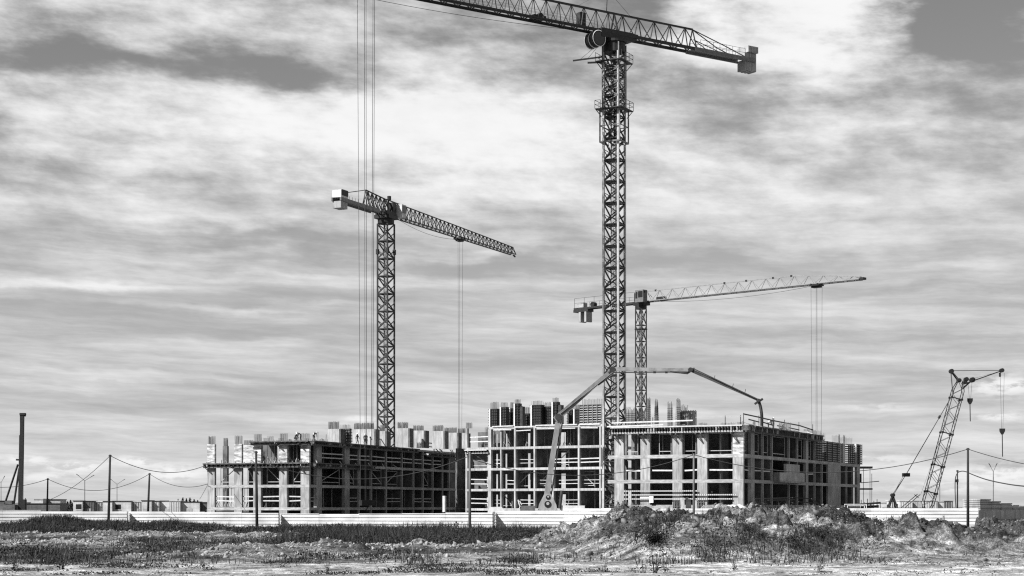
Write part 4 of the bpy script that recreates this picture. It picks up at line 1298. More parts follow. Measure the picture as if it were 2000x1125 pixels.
# shutters on the roof
FB = [(955, 970, 798.5, 1.0, 0), (976, 988, 795, .6, 0), (994, 1001, 797, 2.5, 0), (1003, 1013, 788, .6, .55), (1021, 1032.5, 807.5, 3.5, 0), (1036, 1057, 791, .8, 0), (1059, 1075, 794, 1.8, 0),
      (1077, 1088, 785, .6, .6), (1108, 1118, 800, 3, 0), (1119.5, 1130, 798.5, 2, 0)]
for i, (a, b, tp, y, stp) in enumerate(FB):
    x0, x1 = B.fx(a, y), B.fx(b, y)
    zt = B.z(tp, x0, y)
    form_box(B, x0, max(x1, x0 + .6), y, 1.0, ZM[4], zt, '%s dark column shutter from the left on the middle frame%s' % (ORD[i], (', with a side shutter' if stp else '')), 'ply', True, stp)
    rebar_cage(B, x0 + .15, x1 - .15, y + .2, y + .8, zt - .05, random.uniform(.75, 1.3) if i in (0, 1, 2, 4) else .75, 8)
x0, x1 = B.fx(1132, 1.5), B.fx(1176, 1.5)
t = B.put('wall_shutter', 'wide wall shutter with pale horizontal walers beside the tallest crane mast', 'formwork', x0, 1.5, ZM[4], 'wall shutters standing on the floors')
h = B.z(791, x0, 1.5) - ZM[4]; w = x1 - x0
MB().box(0, w, 0, .25, 0, h).build('sheeting', 'ply', t)
wl = MB()
for k in range(8): wl.box(0, w, -.14, -.003, .15 + k * (h - .2) / 8, .15 + k * (h - .2) / 8 + .13)
wl.build('waler', 'galv', t)
sd_ = MB()
for k in range(6): sd_.box(k * w / 5 - (.08 if k else -.01), k * w / 5 + .06, -.22, -.143, .02, h)
sd_.build('soldier', 'crane_mid', t)
rebar_cage(B, x0 + .3, x1 - .3, 1.9, 2.1, ZM[4] + h * .9, 1.3, 14)

# ---------- right frame
R = Block(1452, 230, (.909, -.416), 'concrete_frame_building', 'unfinished concrete frame on the right with wide pale columns and its shaded side running back')
ZR = [2.40, 5.80, 9.15, 12.62]
TR = .46
xr = R.fx(1187); xr1 = R.fx(1200)
yR = R.fy(1597); yR2 = R.fy(1680)
zs = [-1.2] + ZR
for k in (0, 1, 2):
    MB().box(xr if k else xr1, 0, 0, yR, ZR[k] - TR, ZR[k]).build('floor_slab', 'slab', R.root)
    MB().box(-12, 0, yR + .002, yR2, ZR[k] - TR, ZR[k]).build('floor_slab', 'slab', R.root)
MB().box(xr1, 0, 0, yR, ZR[3] - .26, ZR[3]).build('roof_slab', 'slab', R.root)
RC = [(1200, 1218), (1250.7, 1269.3), (1313.3, 1332.4), (1361.8, 1381), (1431, 1451.6)]
for i, (a, b) in enumerate(RC):
    x0, x1 = R.fx(a), R.fx(b)
    if i == 4: x1 = -.012
    for k in range(4):
        top = ZR[k] - TR if k < 3 else ZR[3] - .26
        MB().box(x0, x1, .012, .5, zs[k], top).build('column', 'sheet' if (k == 3 and i == 4) else 'concrete', R.root)
# side: column near the corner, cross wall ends, another column
RS = [(1466.8, 1474, 'c'), (1490.3, 1492, 'w'), (1508.5, 1510, 'w'), (1541.6, 1543.3, 'w'), (1558, 1559.6, 'w'), (1574.3, 1579, 'c'), (1591.8, 1594, 'w')]
for (a, b, q) in RS:
    y0, y1 = R.fy(a), R.fy(b)
    for k in range(4):
        top = ZR[k] - TR if k < 3 else ZR[3] - .26
        if q == 'c': MB().box(-.45, -.012, y0, y1, zs[k], top).build('column', 'concrete', R.root)
        else:
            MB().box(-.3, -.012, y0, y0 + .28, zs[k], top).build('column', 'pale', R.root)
            MB().box(-4.5, -.303, y0, y0 + .25, zs[k], top).build('cross_wall', 'shaded_concrete', R.root)
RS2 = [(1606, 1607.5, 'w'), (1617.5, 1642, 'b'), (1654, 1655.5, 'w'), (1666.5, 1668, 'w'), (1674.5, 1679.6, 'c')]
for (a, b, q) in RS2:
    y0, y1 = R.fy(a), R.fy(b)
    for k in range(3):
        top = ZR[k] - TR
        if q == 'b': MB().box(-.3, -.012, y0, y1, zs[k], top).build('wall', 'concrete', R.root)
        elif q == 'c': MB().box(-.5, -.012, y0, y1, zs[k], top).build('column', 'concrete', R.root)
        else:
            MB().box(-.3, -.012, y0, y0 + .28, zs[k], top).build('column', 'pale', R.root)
            MB().box(-4.5, -.303, y0, y0 + .25, zs[k], top).build('cross_wall', 'shaded_concrete', R.root)
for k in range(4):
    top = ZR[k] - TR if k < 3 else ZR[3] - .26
    MB().box(-5.0, -4.75, 5.5, yR - 12.0 if k == 3 else yR2 - .5 if k < 3 else yR, zs[k], top).build('inner_wall', 'shaded_concrete', R.root)
    if k == 3: MB().box(-5.0, -4.75, yR - 9.5, yR - .2, zs[k], top).build('inner_wall', 'shaded_concrete', R.root)
    MB().box(R.fx(1217, 5.5), R.fx(1224, 5.5), 5.5, 5.75, zs[k], top).build('inner_wall', 'shaded_concrete', R.root)
    if k == 0: MB().box(R.fx(1224, 5.5) + .01, R.fx(1233, 5.5) - .01, 5.52, 5.73, zs[k], top - .6).build('inner_wall', 'shaded_concrete', R.root)
    MB().box(R.fx(1233, 5.5), -5.02, 5.5, 5.75, zs[k], top).build('inner_wall', 'shaded_concrete', R.root)
    MB().box(R.fx(1240, 1.5), R.fx(1240, 1.5) + .25, 1.5, 5.4, zs[k], top).build('inner_wall', 'shaded_concrete', R.root)
    MB().box(R.fx(1212, 9.2), R.fx(1226, 9.2), 9.2, 9.4, zs[k], top).build('inner_wall', 'shaded_concrete', R.root)
    MB().box(R.fx(1316, 2.5), R.fx(1316, 2.5) + .25, 2.5, 5.45, zs[k], top).build('inner_wall', 'shaded_concrete', R.root)
    MB().box(R.fx(1404, 2.0), R.fx(1404, 2.0) + .25, 2.0, 5.45, zs[k], top).build('inner_wall', 'shaded_concrete', R.root)
rb = [(1218, 1250.7), (1269.3, 1313.3), (1332.4, 1361.8), (1381, 1431)]
for i, (a, b) in enumerate(rb):
    x0, x1 = R.fx(a) + .05, R.fx(b) - .05
    boards(R, x0 + .2, x1, .3, (ZR[1] - 3.4 + 3.4 + 1.25,), 'timber', .2)
    px = {0: (1225, 1246), 1: (1288, 1311), 2: (1336, 1359.5), 3: (1383, 1430)}[i]
    shoring_frame(R, R.fx(px[0], .6), R.fx(px[1], .6), .6, ZR[2], ZR[3] - .45, 'pale shoring rack in the %s top bay of the right frame' % ORD[i], 0, rail=True)
    for q, f in enumerate((.35, .7)):
        prop(R, x0 + (x1 - x0) * f, 2.0 + q, ZR[2], ZR[3] - .26, '%s steel prop in the %s top bay of the right frame' % (ORD[q], ORD[i]), False)
        prop(R, x0 + (x1 - x0) * (f - .1), 1.8 + q, -.4, ZR[0] - TR, '%s steel prop in the %s ground bay of the right frame' % (ORD[q], ORD[i]), False)
# striped barrier rails before the ground storey
for (a, b, py) in ((1219, 1364, 959), (1219, 1438.5, 966.5), (1219, 1431, 974.5)):
    x0, x1 = R.fx(a), R.fx(b); z = R.z(py, (x0 + x1) / 2, 0)
    MB().bar((x0, -.25, z), (x1, -.25, z), .06, .17).build('barrier_rail', 'stripe', R.root)
MB().box(R.fx(1241.5), R.fx(1250), -.06, -.003, -.4, 1.5).build('sheet', 'white', R.root)
MB().box(R.fx(1270), R.fx(1278), -.40, -.34, R.z(982, -12, 0), R.z(969, -12, 0)).build('sheet', 'white', R.root)
MB().box(R.fx(1250.7), R.fx(1269.3), -.12, -.003, R.z(978, -12, 0), R.z(967, -12, 0)).build('sheet', 'white', R.root)
# side boards and frames
rs = [(1453.5, 1466.5), (1474.5, 1490), (1492.5, 1508), (1510.5, 1541), (1543.8, 1557.5), (1560, 1574), (1579.5, 1591.5)]
for i, (a, b) in enumerate(rs):
    y0, y1 = R.fy(a) + .1, R.fy(b) - .1
    if i != 3: boards(R, y0, y1, -.25, (ZR[1] + 1.25,), 'timber' if i % 2 == 0 else 'galv', along='y')
    boards(R, y0, y1, -.2, (ZR[0] - 2.2 + .3, ZR[0] - 1.5), 'galv' if i % 2 else 'grimy', along='y', th=.12)
    if i != 4: shoring_frame(R, y0 + .2, y1 - .2, -.6, ZR[2], ZR[3] - .4, 'shoring rack in the %s top bay along the side of the right frame' % ORD[i], 0, along='y')
# cast balcony boxes on the side
ya, yb_, yc_ = R.fy(1510), R.fy(1524), R.fy(1558.5)
MB().box(.003, 1.0, ya, yc_, ZR[1] - .25, ZR[1]).build('balcony_floor', 'concrete', R.root)
MB().box(.85, 1.0, ya, yc_, ZR[1] + .002, ZR[1] + 1.15).build('balcony_wall', 'pale', R.root)
MB().box(.003, .848, ya, ya + .15, ZR[1] + .002, ZR[1] + 1.15).build('balcony_wall', 'concrete', R.root)
MB().box(.5, .9, yb_, yb_ + 7, ZR[1] + 1.153, ZR[1] + 2.4).build('balcony_wall', 'pale', R.root)
# decks, brackets, rails
deck(R, R.fx(1199), .1, -.95, -.02, 12.28, 12.93, 'formwork deck with close joists along the top front of the right frame', pitch=.40)
deck(R, .02, 1.0, -.9, yR, 12.22, 12.90, 'formwork deck along the top of the shaded side of the right frame', 'side', .55)
for i, (a, b) in enumerate(RC):
    for j in (0, 1):
        x = R.fx(a) + .12 + j * .75
        if i == 4 and j: continue
        t = R.put('cantilever_bracket', '%s steel bracket from the left under the front deck of the right frame' % ORD[i * 2 + j], 'bracket', x, 0, 11.55, 'brackets under the formwork decks')
        MB().bar((0, -1.25, .36), (0, 0, .36), .13, .2).build('arm', 'grimy', t)
        MB().bar((0, -1.1, .25), (0, -.02, -.25 + .1), .08).build('strut', 'grimy', t)
for (a, b, z, m) in ((1199, 1362, 13.55, 'timber'), (1190, 1300, 13.05, 'timber'), (1362, 1451, 14.05, 'galv')):
    MB().bar((R.fx(a), -.85, z), (R.fx(b), -.85, z + (.12 if m == 'timber' else 0)), .05, .18 if m == 'timber' else .05).build('guard_rail', m, R.root)
for px in (1199, 1226, 1279, 1361, 1420, 1450):
    x = R.fx(px); MB().bar((x, -.8, 12.93), (x, -.8, 14.2), .08).build('rail_post', 'dark', R.root)
tag(R.box('edge_sheet', 'ply', R.fx(1357), R.fx(1362), -.9, -.84, 12.95, 14.9))
yq = [R.fy(p, .9) for p in (1453, 1483, 1510, 1533, 1561, 1588)]
zq = [14.25, 14.15, 14.0, 13.95, 13.9, 13.55]
for a, b, za, zb in zip(yq[:-1], yq[1:], zq[:-1], zq[1:]):
    MB().bar((.9, a, za), (.9, b, zb), .06, .17).build('guard_rail', 'grimy', R.root)
    if b != yq[-1]: MB().bar((.9, a + 2, za - .6), (.9, b, zb - .65), .06, .15).build('guard_rail', 'grimy', R.root)
for y in yq: MB().bar((.85, y, 12.9), (.85, y, 14.4), .07).build('rail_post', 'dark', R.root)
# rebar and panels on the roof
for (a, b, tp, y, tie, tap) in ((1277.8, 1284.6, 778, 7, True, .45), (1304, 1311.5, 782, 8, True, .05), (1319.6, 1328, 776.7, 6, True, .35), (1263, 1268.5, 773, 9, True, .1)):
    x0, x1 = R.fx(a, y), R.fx(b, y)
    rebar_cage(R, x0, x1, y, y + .4, ZR[3], R.z(tp, x0, y) - ZR[3], 6, tie, .022, tap)
for (a, b, tp, y, n) in ((1329, 1342, 789, 9, 11), (1222, 1240, 795, 10, 9), (1242, 1262, 796, 9, 10), (1440, 1452, 823, 6, 8), (1470, 1474, 822, 8, 5), (1521, 1543, 825, 10, 14), (1570, 1580, 838, 14, 7), (1365, 1380, 825, 8, 8), (1408, 1436, 825, 7, 12)):
    x0, x1 = R.fx(a, y), R.fx(b, y)
    rebar_cage(R, x0, x1, y, y + .3, ZR[3], R.z(tp, x0, y) - ZR[3], n, n > 8 and a < 1300, .018)
x0, x1 = R.fx(1331, 8.2), R.fx(1360, 8.2)
t = R.put('wall_shutter', 'pale ribbed wall shutter standing on the roof of the right frame', 'formwork', x0, 8.2, ZR[3], 'wall shutters standing on the floors')
h = R.z(803, x0, 8.2) - ZR[3]
MB().box(0, x1 - x0, 0, .15, 0, h).build('sheeting', 'galv', t)
r_ = MB()
for k in range(9): r_.box(k * (x1 - x0) / 8.6, k * (x1 - x0) / 8.6 + .09, -.12, -.003, .02, h + .1)
r_.build('soldier', 'crane_mid', t)
MB().box(-.12, -.01, -1.5, .2, 0, h * .95).build('end_shutter', 'ply', t)
for (a, b, z0, z1, y) in ((1197, 1280, 0, .35, 3), (1240, 1262, 0, 1.2, 6), (1316, 1346, 0, .9, 6.5)):
    x0, x1 = R.fx(a, y), R.fx(b, y)
    o = MB(); 
    for k in range(7): o.bar((x0 + random.random() * (x1 - x0) * .4, y + random.uniform(-.3, .3), ZR[3] + .08 + z1 * k / 7), (x1 - random.random() * (x1 - x0) * .3, y + random.uniform(-.3, .3), ZR[3] + .08 + z1 * k / 7), .12, z1 / 8)
    o = o.build('timber_pile', 'grimy', None, R.o, R.rz)
    tag(o, 'pile of dark beams on the right frame roof %s' % {1197: 'beside the tallest crane mast', 1240: 'at the foot of the smallest crane', 1316: 'before the pale ribbed shutter'}[a], 'timber pile', 'piles of beams on the roof')
# shutters on the lower rear part
SH = [(1594.5, 1606.5, 855.5, 'pale walers beside the roof end'), (1613, 1642, 861.5, 'dark sheeting and many walers'), (1654.5, 1667, 868, 'narrow pale walers'), (1671, 1680.5, 867, 'a pale edge at the far end')]
for i, (a, b, tp, lab) in enumerate(SH):
    y0, y1 = R.fy(a, -.3), R.fy(b, -.3); x0 = -.3
    zt = R.z(tp, x0, y0); h = zt - ZR[2]; w = y1 - y0
    t = R.put('wall_shutter', 'tall wall shutter with %s on the low rear roof' % lab, 'formwork', x0, y0, ZR[2], 'wall shutters standing on the floors', math.pi / 2)
    MB().box(0, w, 0, 1.6, 0, h).build('sheeting', 'ply', t)
    wl = MB()
    for k in range(9): wl.box(-.25, w + .25, -.2, -.003, .15 + k * h / 9.2, .15 + k * h / 9.2 + .14); wl.box(-.2, -.003, .0, 1.8, .15 + k * h / 9.2, .15 + k * h / 9.2 + .14)
    wl.build('waler', 'crane_pale' if i in (0, 2) else 'crane_mid', t)
    s_ = MB()
    for k in range(4): s_.box(k * w / 3 - (.08 if k else -.003), k * w / 3 + .06, -.3, -.203, 0, h)
    s_.build('soldier', 'dark', t)
    if i == 3: MB().box(-.35, -.21, -.2, .1, 0, h).build('edge_board', 'white', t)
    rebar_cage(R, -1.6, -.5, y0 + .3, y1 - .3, zt - .1, 1.4, 9) if i != 3 else None
y0, y1 = R.fy(1643), R.fy(1653)
MB().box(-.5, -.2, y0, y1, ZR[2], R.z(866, 0, y0)).build('wall', 'pale', R.root)
rebar_cage(R, -.45, -.25, y0 + .1, y1 - .1, R.z(866, 0, y0), 1.5, 9)
# scaffold platform hung on the far end
t = R.put('scaffold_platform', 'dark scaffold platform hung on the far end of the right frame', 'scaffold', 0, yR2, 0)
t.rotation_euler = (0, 0, 0)
b0 = R.w(0, yR2 + .2)
for q, (za, zb) in enumerate(((911, 915), (953.5, 956.5))):
    z0 = Z(zb, b0.y); z1 = Z(za, b0.y)
    MB().box(.1, 2.1, .1, 2.0, z0, z1).build('deck_board', 'grimy', t)
for x in (.6, 1.7, 2.0):
    MB().bar((x, .3, -.5), (x, .3, Z(911, b0.y) if x < 1.9 else Z(925, b0.y)), .07).build('standard', 'dark', t)
MB().bar((.2, .2, Z(943, b0.y)), (3.2, .2, Z(940, b0.y)), .12).build('ledger', 'dark', t)
MB().bar((.1, .2, Z(943, b0.y)), (.1, .2, Z(925, b0.y)), .3).build('toe_board', 'dark', t)

# ---------- starter bars and oddments along the roof edges
rr = random.Random(5)
for px in (503, 518, 527, 536, 548, 566, 578, 598, 612, 626, 634):
    y = rr.uniform(3, 9); x = L.fx(px, y)
    rebar_cage(L, x - .3, x + rr.uniform(.2, .7), y, y + .3, ZL[3], rr.uniform(.5, .95), 6)
for px in (612, 628, 655, 672, 688, 712, 735, 752, 770, 790, 802):
    y = L.fy(px, .3)
    MB().bar((.9, y, ZL[3] - .05), (.2, y + rr.uniform(-.6, .6), ZL[3] + rr.uniform(.15, .5)), .09, .06).build('loose_board', 'timber' if rr.random() < .6 else 'grimy', L.root)
    if rr.random() < .6: MB().bar((.8, y + .4, ZL[3] - .1), (.85, y + .4, ZL[3] + rr.uniform(.9, 1.3)), .06).build('rail_post', 'grimy', L.root)
for px in (1456, 1463, 1472, 1480, 1494, 1505, 1516, 1528, 1540, 1552, 1566, 1580):
    y = R.fy(px, .4)
    MB().bar((1.0, y, 12.95), (.1, y + rr.uniform(-.8, .8), 12.98 + rr.uniform(.1, .45)), .09, .06).build('loose_board', 'timber' if rr.random() < .55 else 'grimy', R.root)
    MB().bar((1.03, y + .3, 12.1), (1.12, y + .3 + rr.uniform(-.3, .3), 12.85), .10, .05).build('loose_board', 'timber' if rr.random() < .35 else 'grimy', R.root)
for px in (612, 640, 660, 690, 715, 742, 768):
    y = L.fy(px, .3)
    MB().bar((.95, y, ZL[2] - .1), (.5, y + rr.uniform(-.5, .5), ZL[2] + rr.uniform(.15, .5)), .12, .06).build('loose_board', 'timber' if rr.random() < .6 else 'grimy', L.root)

# ---------- props and shoring in the bays of the middle frame
n = 0
for (i, k) in ((1, 1), (3, 2), (4, 1), (2, 2), (5, 2), (4, 3)):
    a, b = mb[i]
    x0, x1 = B.fx(a, 1.6) + .3, B.fx(b, 1.6) - .3
    if x1 - x0 > 2.6: x1 = x0 + 2.4
    shoring_frame(B, x0, x1, 1.6, ZM[k - 1], ZM[k] - .5, 'shoring rack in the %s bay from the left, %s open storey of the middle frame' % (ORD[i], ORD[k - 1]), (-1) ** n); n += 1
n = 0
for (px, k) in ((1016, 1), (1026, 1), (1052, 0), (1062, 1), (1070, 2), (1096, 1), (1112, 2), (1120, 0), (1140, 1), (1152, 2), (1162, 0), (1146, 0)):
    prop(B, B.fx(px, 2.8), 2.8, ZM[k], ZM[k + 1] - .38, '%s steel prop from the left among the lower storeys of the middle frame' % ORD[n], False); n += 1

# ------------------------------------------------------------------ tower cranes
def mast(root, w, h, n, rz, pale=(), ladder_m='galv', diag=.12, leg=.19, brace='crane', legm='crane_mid', xbrace=False):
    """mast sections of one crane: each section carries legs, a ladder and a rest platform"""
    a = w / 2
    cor = [(-a, -a), (a, -a), (a, a), (-a, a)]
    br = MB()
    for i in range(4):
        p, q = cor[i], cor[(i + 1) % 4]
        if i % 2: p, q = q, p
        br.bar((*p, .02), (*q, .02), diag)
        if xbrace:
            br.bar((*p, 0), (*q, h), diag * .8, caps=False); br.bar((*q, 0), (*p, h), diag * .8, caps=False)
        else:
            br.bar((*p, .04), (*q, h * .5), diag, caps=False); br.bar((*q, h * .5), (*p, h - .03), diag, caps=False)
            br.bar((*p, h * .5), ((p[0] + q[0]) / 2, (p[1] + q[1]) / 2, h * .5 * .52), diag * .6, caps=False)
    lad = MB()
    for s in (-a * .55, a * .1): lad.bar((s, a * .45, 0), (s, a * .45, h), .06)
    for k in range(3): lad.bar((-a * .55, a * .45, h * k / 3), (a * .1, a * .45, h * (k + 1) / 3), .045)
    for s in (-.2, .2): lad.bar((-.1 + s, .25, 0), (.1 + s, -.15, h), .07)
    for k in range(10): lad.bar((-.3 + .02 * k, .25 - .04 * k, .15 + k * h / 10), (.1 + .02 * k, .25 - .04 * k, .15 + k * h / 10), .045)
    for k in range(3): lad.bar((-.45, -.3, h * (.3 + .3 * k)), (.45, -.3, h * (.3 + .3 * k)), .03)
    plat = MB(); plat.box(-a * .92, a * .5, -a * .3, a * .92, .04, .20); plat.bar((-a * .5, -a * .3, .1), (a * .5, -a * .3, .5), .05)
    first = None
    for k in range(n):
        s = br.build('mast_section', brace, root, (0, 0, k * h), rz) if k == 0 else first[0].copy()
        if k:
            s.location = (0, 0, k * h); COL.objects.link(s)
            for o in first[1]:
                c = o.copy(); COL.objects.link(c); c.parent = s
                if 'leg' in o.name and k in pale: c.data = PALE[w]
        else:
            kids = [lad.build('ladder', ladder_m, s), plat.build('rest_platform', 'dark', s)]
            lm = None
            for i, (x, y) in enumerate(cor):
                if i == 0:
                    lb = MB().box(-leg / 2, leg / 2, -leg / 2, leg / 2, 0, h - .004).build('leg', legm, s, (x, y, 0))
                    lm = lb.data; kids.append(lb)
                    pm = lm.copy(); pm.materials[0] = M['crane_pale']; PALE[w] = pm
                else:
                    lb = bpy.data.objects.new('leg', lm); COL.objects.link(lb); lb.parent = s; lb.location = (x, y, 0); kids.append(lb)
            first = (s, kids)
            if 0 in pale:
                for o in kids:
                    if 'leg' in o.name: o.data = PALE[w]
    return first


PALE = {}


def jib_lattice(L, w, h0, h1, pitch, chord, dia, floor=True, h_at=None, taper_w=1.0):
    """triangular lattice: two bottom chords and a top chord; runs along +x from 0 to L"""
    mb = MB(); n = max(2, round(L / pitch)); hh = h_at or (lambda x: h0 + (h1 - h0) * x / L)
    ww = lambda x: w * (1 + (taper_w - 1) * x / L) / 2
    for k in range(n):
        xa, xb = L * k / n, L * (k + 1) / n; xm_ = (xa + xb) / 2
        for s in (-1, 1):
            mb.bar((xa, s * ww(xa), 0), (xb, s * ww(xb), 0), chord, chord, caps=False)
            mb.bar((xa, s * ww(xa), 0), (xm_, 0, hh(xm_)), dia, caps=False)
            mb.bar((xm_, 0, hh(xm_)), (xb, s * ww(xb), 0), dia, caps=False)
        mb.bar((xa, -ww(xa), 0), (xa, ww(xa), 0), dia, caps=False)
        if floor: mb.bar((xa, -ww(xa), 0), (xb, ww(xb), 0), dia, caps=False)
        x2_ = min(xm_ + L / n, L)
        mb.bar((xm_, 0, hh(xm_)), (x2_, 0, hh(x2_)), chord * 1.05, caps=False)
    mb.bar((0, 0, hh(0)), (L / n / 2, 0, hh(L / n / 2)), chord * 1.05)
    for s in (-1, 1): mb.bar((0, s * ww(0), 0), (0, 0, hh(0)), dia * 1.3)
    for s in (-1, 1): mb.bar((L, s * ww(L), 0), (L, 0, hh(L)), dia)
    return mb


def railing(mb, pts, h=1.05, t=.045, step=1.3):
    for a, b in zip(pts[:-1], pts[1:]):
        a = Vector(a); b = Vector(b); n = max(1, round((b - a).length / step))
        for f in (.5, 1): mb.bar(a + Vector((0, 0, h * f)), b + Vector((0, 0, h * f)), t)
        for k in range(n + 1):
            p = a.lerp(b, k / n); mb.bar(p, p + Vector((0, 0, h)), t)


def ropes_and_hook(root, xt, zj, ang, ztop, zhook, spread, spread2, n=4, r=.034, mats='rope'):
    """trolley under the jib, falls of rope and the hook block"""
    ca, sa = math.cos(ang), math.sin(ang)
    tr = MB(); tr.box(xt - 1.0, xt + 1.0, -.85, .85, -.42, -.20); tr.box(xt - .8, xt + .8, -.5, .5, -.72, -.423)
    for s in (-.7, .7): tr.tube([(xt + s, -.9, -.12), (xt + s, .9, -.12)], .14, 8)
    tro = tr.build('trolley', 'dark', root, (0, 0, zj), ang)
    for i in range(n):
        f = i / (n - 1) - .5
        off = (f * spread, (.35 if i % 2 else -.35)); off2 = (f * spread2, (.2 if i % 2 else -.2))
        MB().tube([(xt + off[0], off[1], -.4), (xt + off2[0], off2[1], zhook + 1.0 - zj)], r, 4).build('hoist_rope', mats, root, (0, 0, zj), ang)
    hb = MB(); hb.box(xt - spread2 / 2 - .1, xt + spread2 / 2 + .1, -.28, .28, zhook - zj + .3, zhook - zj + 1.0)
    hb.tube([(xt, 0, zhook - zj + .3), (xt, 0, zhook - zj), (xt + .2, 0, zhook - zj - .25), (xt + .05, 0, zhook - zj - .45), (xt - .18, 0, zhook - zj - .3)], .07, 6)
    hb.build('hook_block', 'dark', root, (0, 0, zj), ang)


# ---- the tallest crane
Y1 = 245.0
c1 = thing('tower_crane', 'tallest dark tower crane, its jib leaving the photo at the top', 'tower crane', (X(1199.6, Y1), Y1, -.6), 0, 'tower cranes over the site')
ZJ1 = 66.4 + CZ + .6
th1 = math.radians(27.7)
NS = 22; hs = (ZJ1 - 2.6) / NS
mast(c1, 2.26, hs, NS, -th1, pale=(0, 1, 2, 3, 4, 5, 6, 7, 9, 10, 11, 12), leg=.27, diag=.165)
side1 = MB()          # outside hose run up the left leg
side1.tube([(-1.3, -1.05, 2), (-1.3, -1.05, hs * 16)], .07, 6); side1.build('riser_pipe', 'crane_pale', c1, (0, 0, 0), -th1)
# climbing frame
zc0, zc1, zc2 = Z(279, Y1) + .6, Z(216, Y1) + .6, Z(123, Y1) + .6
cf = MB(); a = 1.13 + .38
for (x, y) in ((-a, -a), (a, -a), (a, a), (-a, a)): cf.bar((x, y, zc0), (x, y, zc1 + .2), .16)
for z in (zc0, (zc0 + zc1) / 2):
    for p, q in (((-a, -a), (a, -a)), ((a, -a), (a, a)), ((a, a), (-a, a)), ((-a, a), (-a, -a))): cf.bar((*p, z), (*q, z), .2 if z == zc0 else .1)
a2 = 1.24
for (x, y) in ((-a2, -a2), (a2, -a2), (a2, a2), (-a2, a2)): cf.bar((x, y, zc1), (x, y, zc2 + 2.6), .16)
nz = 7
for k in range(nz):
    za, zb = zc1 + (zc2 - zc1) * k / nz, zc1 + (zc2 - zc1) * (k + 1) / nz
    for i, (p, q) in enumerate((((-a2, -a2), (a2, -a2)), ((a2, -a2), (a2, a2)), ((a2, a2), (-a2, a2)), ((-a2, a2), (-a2, -a2)))):
        p, q = (p, q) if (k + i) % 2 else (q, p)
        cf.bar((*p, za), (*q, zb), .12); cf.bar((*p, za), (*q, za), .07)
cfo = cf.build('climbing_frame', 'crane_mid', c1, (0, 0, 0), -th1)
inn = MB()
for k in range(26):
    z = random.uniform(zc0 + .5, zc2 + 1.5); x, y = random.uniform(-.9, .6), random.uniform(-.9, .9)
    inn.box(x, x + random.uniform(.2, .7), y, y + random.uniform(.1, .5), z, z + random.uniform(.1, .7))
inn.tube([(0, .3, zc0), (0, .3, zc2)], .22, 8)
inn.build('climbing_ram', 'dark', cfo)
for z, o in ((zc1, 2.05), (zc2, 2.0)):
    pf = MB()
    pf.box(-o, o, -o, -1.36, z, z + .1); pf.box(-o, o, 1.36, o, z, z + .1); pf.box(-o, -1.36, -1.36, 1.36, z, z + .1); pf.box(1.36, o, -1.36, 1.36, z, z + .1)
    for (x, y) in ((-o, -o), (o, -o), (o, o), (-o, o)): pf.bar((x * .95, y * .95, z), (x * .66, y * .66, z - 1.0), .09)
    p = pf.build('platform', 'crane', cfo)
    rl = MB(); railing(rl, [(-o, -o, z + .1), (-o, o, z + .1), (o, o, z + .1), (o, -o, z + .1)], 1.15, .05)
    if z == zc1: railing(rl, [(-o, -o, z + .1), (-1.2, -o, z + .1)], 1.15, .05)
    rl.build('railing', 'crane', p)
dv = MB(); zz = zc2 + .9
dv.bar((-1.3, -1.0, zz - .1), (-5.2, -2.6, zz - .55), .16, .2); dv.tube([(-1.3, -1, zz + 2.2), (-4.2, -2.2, zz - .35)], .025, 4); dv.tube([(-1.3, -1, zz + 2.2), (-3.2, -1.8, zz - .25)], .025, 4)
dv.bar((-3.1, -2.2, zz - 1.0), (-1.3, -1.2, zz - .9), .14, .24)
dv.build('davit_arm', 'dark', cfo)
# slewing unit
J1 = math.atan2(-.567, -.823)
sl = MB(); sl.tube([(0, 0, ZJ1 - 2.6), (0, 0, ZJ1 - 1.3)], 1.55, 20); sl.tube([(0, 0, ZJ1 - 1.25), (0, 0, ZJ1 - .9)], 1.75, 20); sl.build('slewing_ring', 'dark', c1, (0, 0, 0), J1)
sl = MB(); sl.box(-2.6, 3.0, -1.05, 1.05, ZJ1 - .88, ZJ1 + .35); sl.hexa([(-3.6, -.9, ZJ1 - .3), (-2.605, -1, ZJ1 - .86), (-2.605, 1, ZJ1 - .86), (-3.6, .9, ZJ1 - .3), (-3.6, -.9, ZJ1 + .3), (-2.605, -1, ZJ1 + .3), (-2.605, 1, ZJ1 + .3), (-3.6, .9, ZJ1 + .3)])
sl.build('slewing_platform', 'crane', c1, (0, 0, 0), J1)
# round-fronted cab hanging under the jib
cb = MB(); cab_c = (2.9, 1.15)      # along the jib, to its camera side
def drum(y0, y1, r, zc_, x):
    return [(x + .0, y0, zc_), (x, y1, zc_)], r
ax0, ax1 = -.95, .95
cb.tube([(3.4, ax0, ZJ1 - 1.25), (3.4, ax1, ZJ1 - 1.25)], 1.05, 24)
cab1 = cb.build('cab', 'dark', c1, (0, 0, 0), J1, smooth=False)
rm = MB()
for yy, r0 in ((ax1 + .02, 1.10), (ax0 + .9, 1.11), (ax0 - .02, 1.10)):
    ring = [(3.4 + r0 * math.cos(q), yy, ZJ1 - 1.25 + r0 * math.sin(q)) for q in np.linspace(0, 2 * math.pi, 25)]
    rm.tube(ring, .055, 5)
rm.build('cab_rim', 'white', cab1)
gl = MB(); gl.tube([(3.4, ax1 + .005, ZJ1 - 1.25), (3.4, ax1 + .03, ZJ1 - 1.25)], .92, 24); gl.build('cab_window', 'glass', cab1)
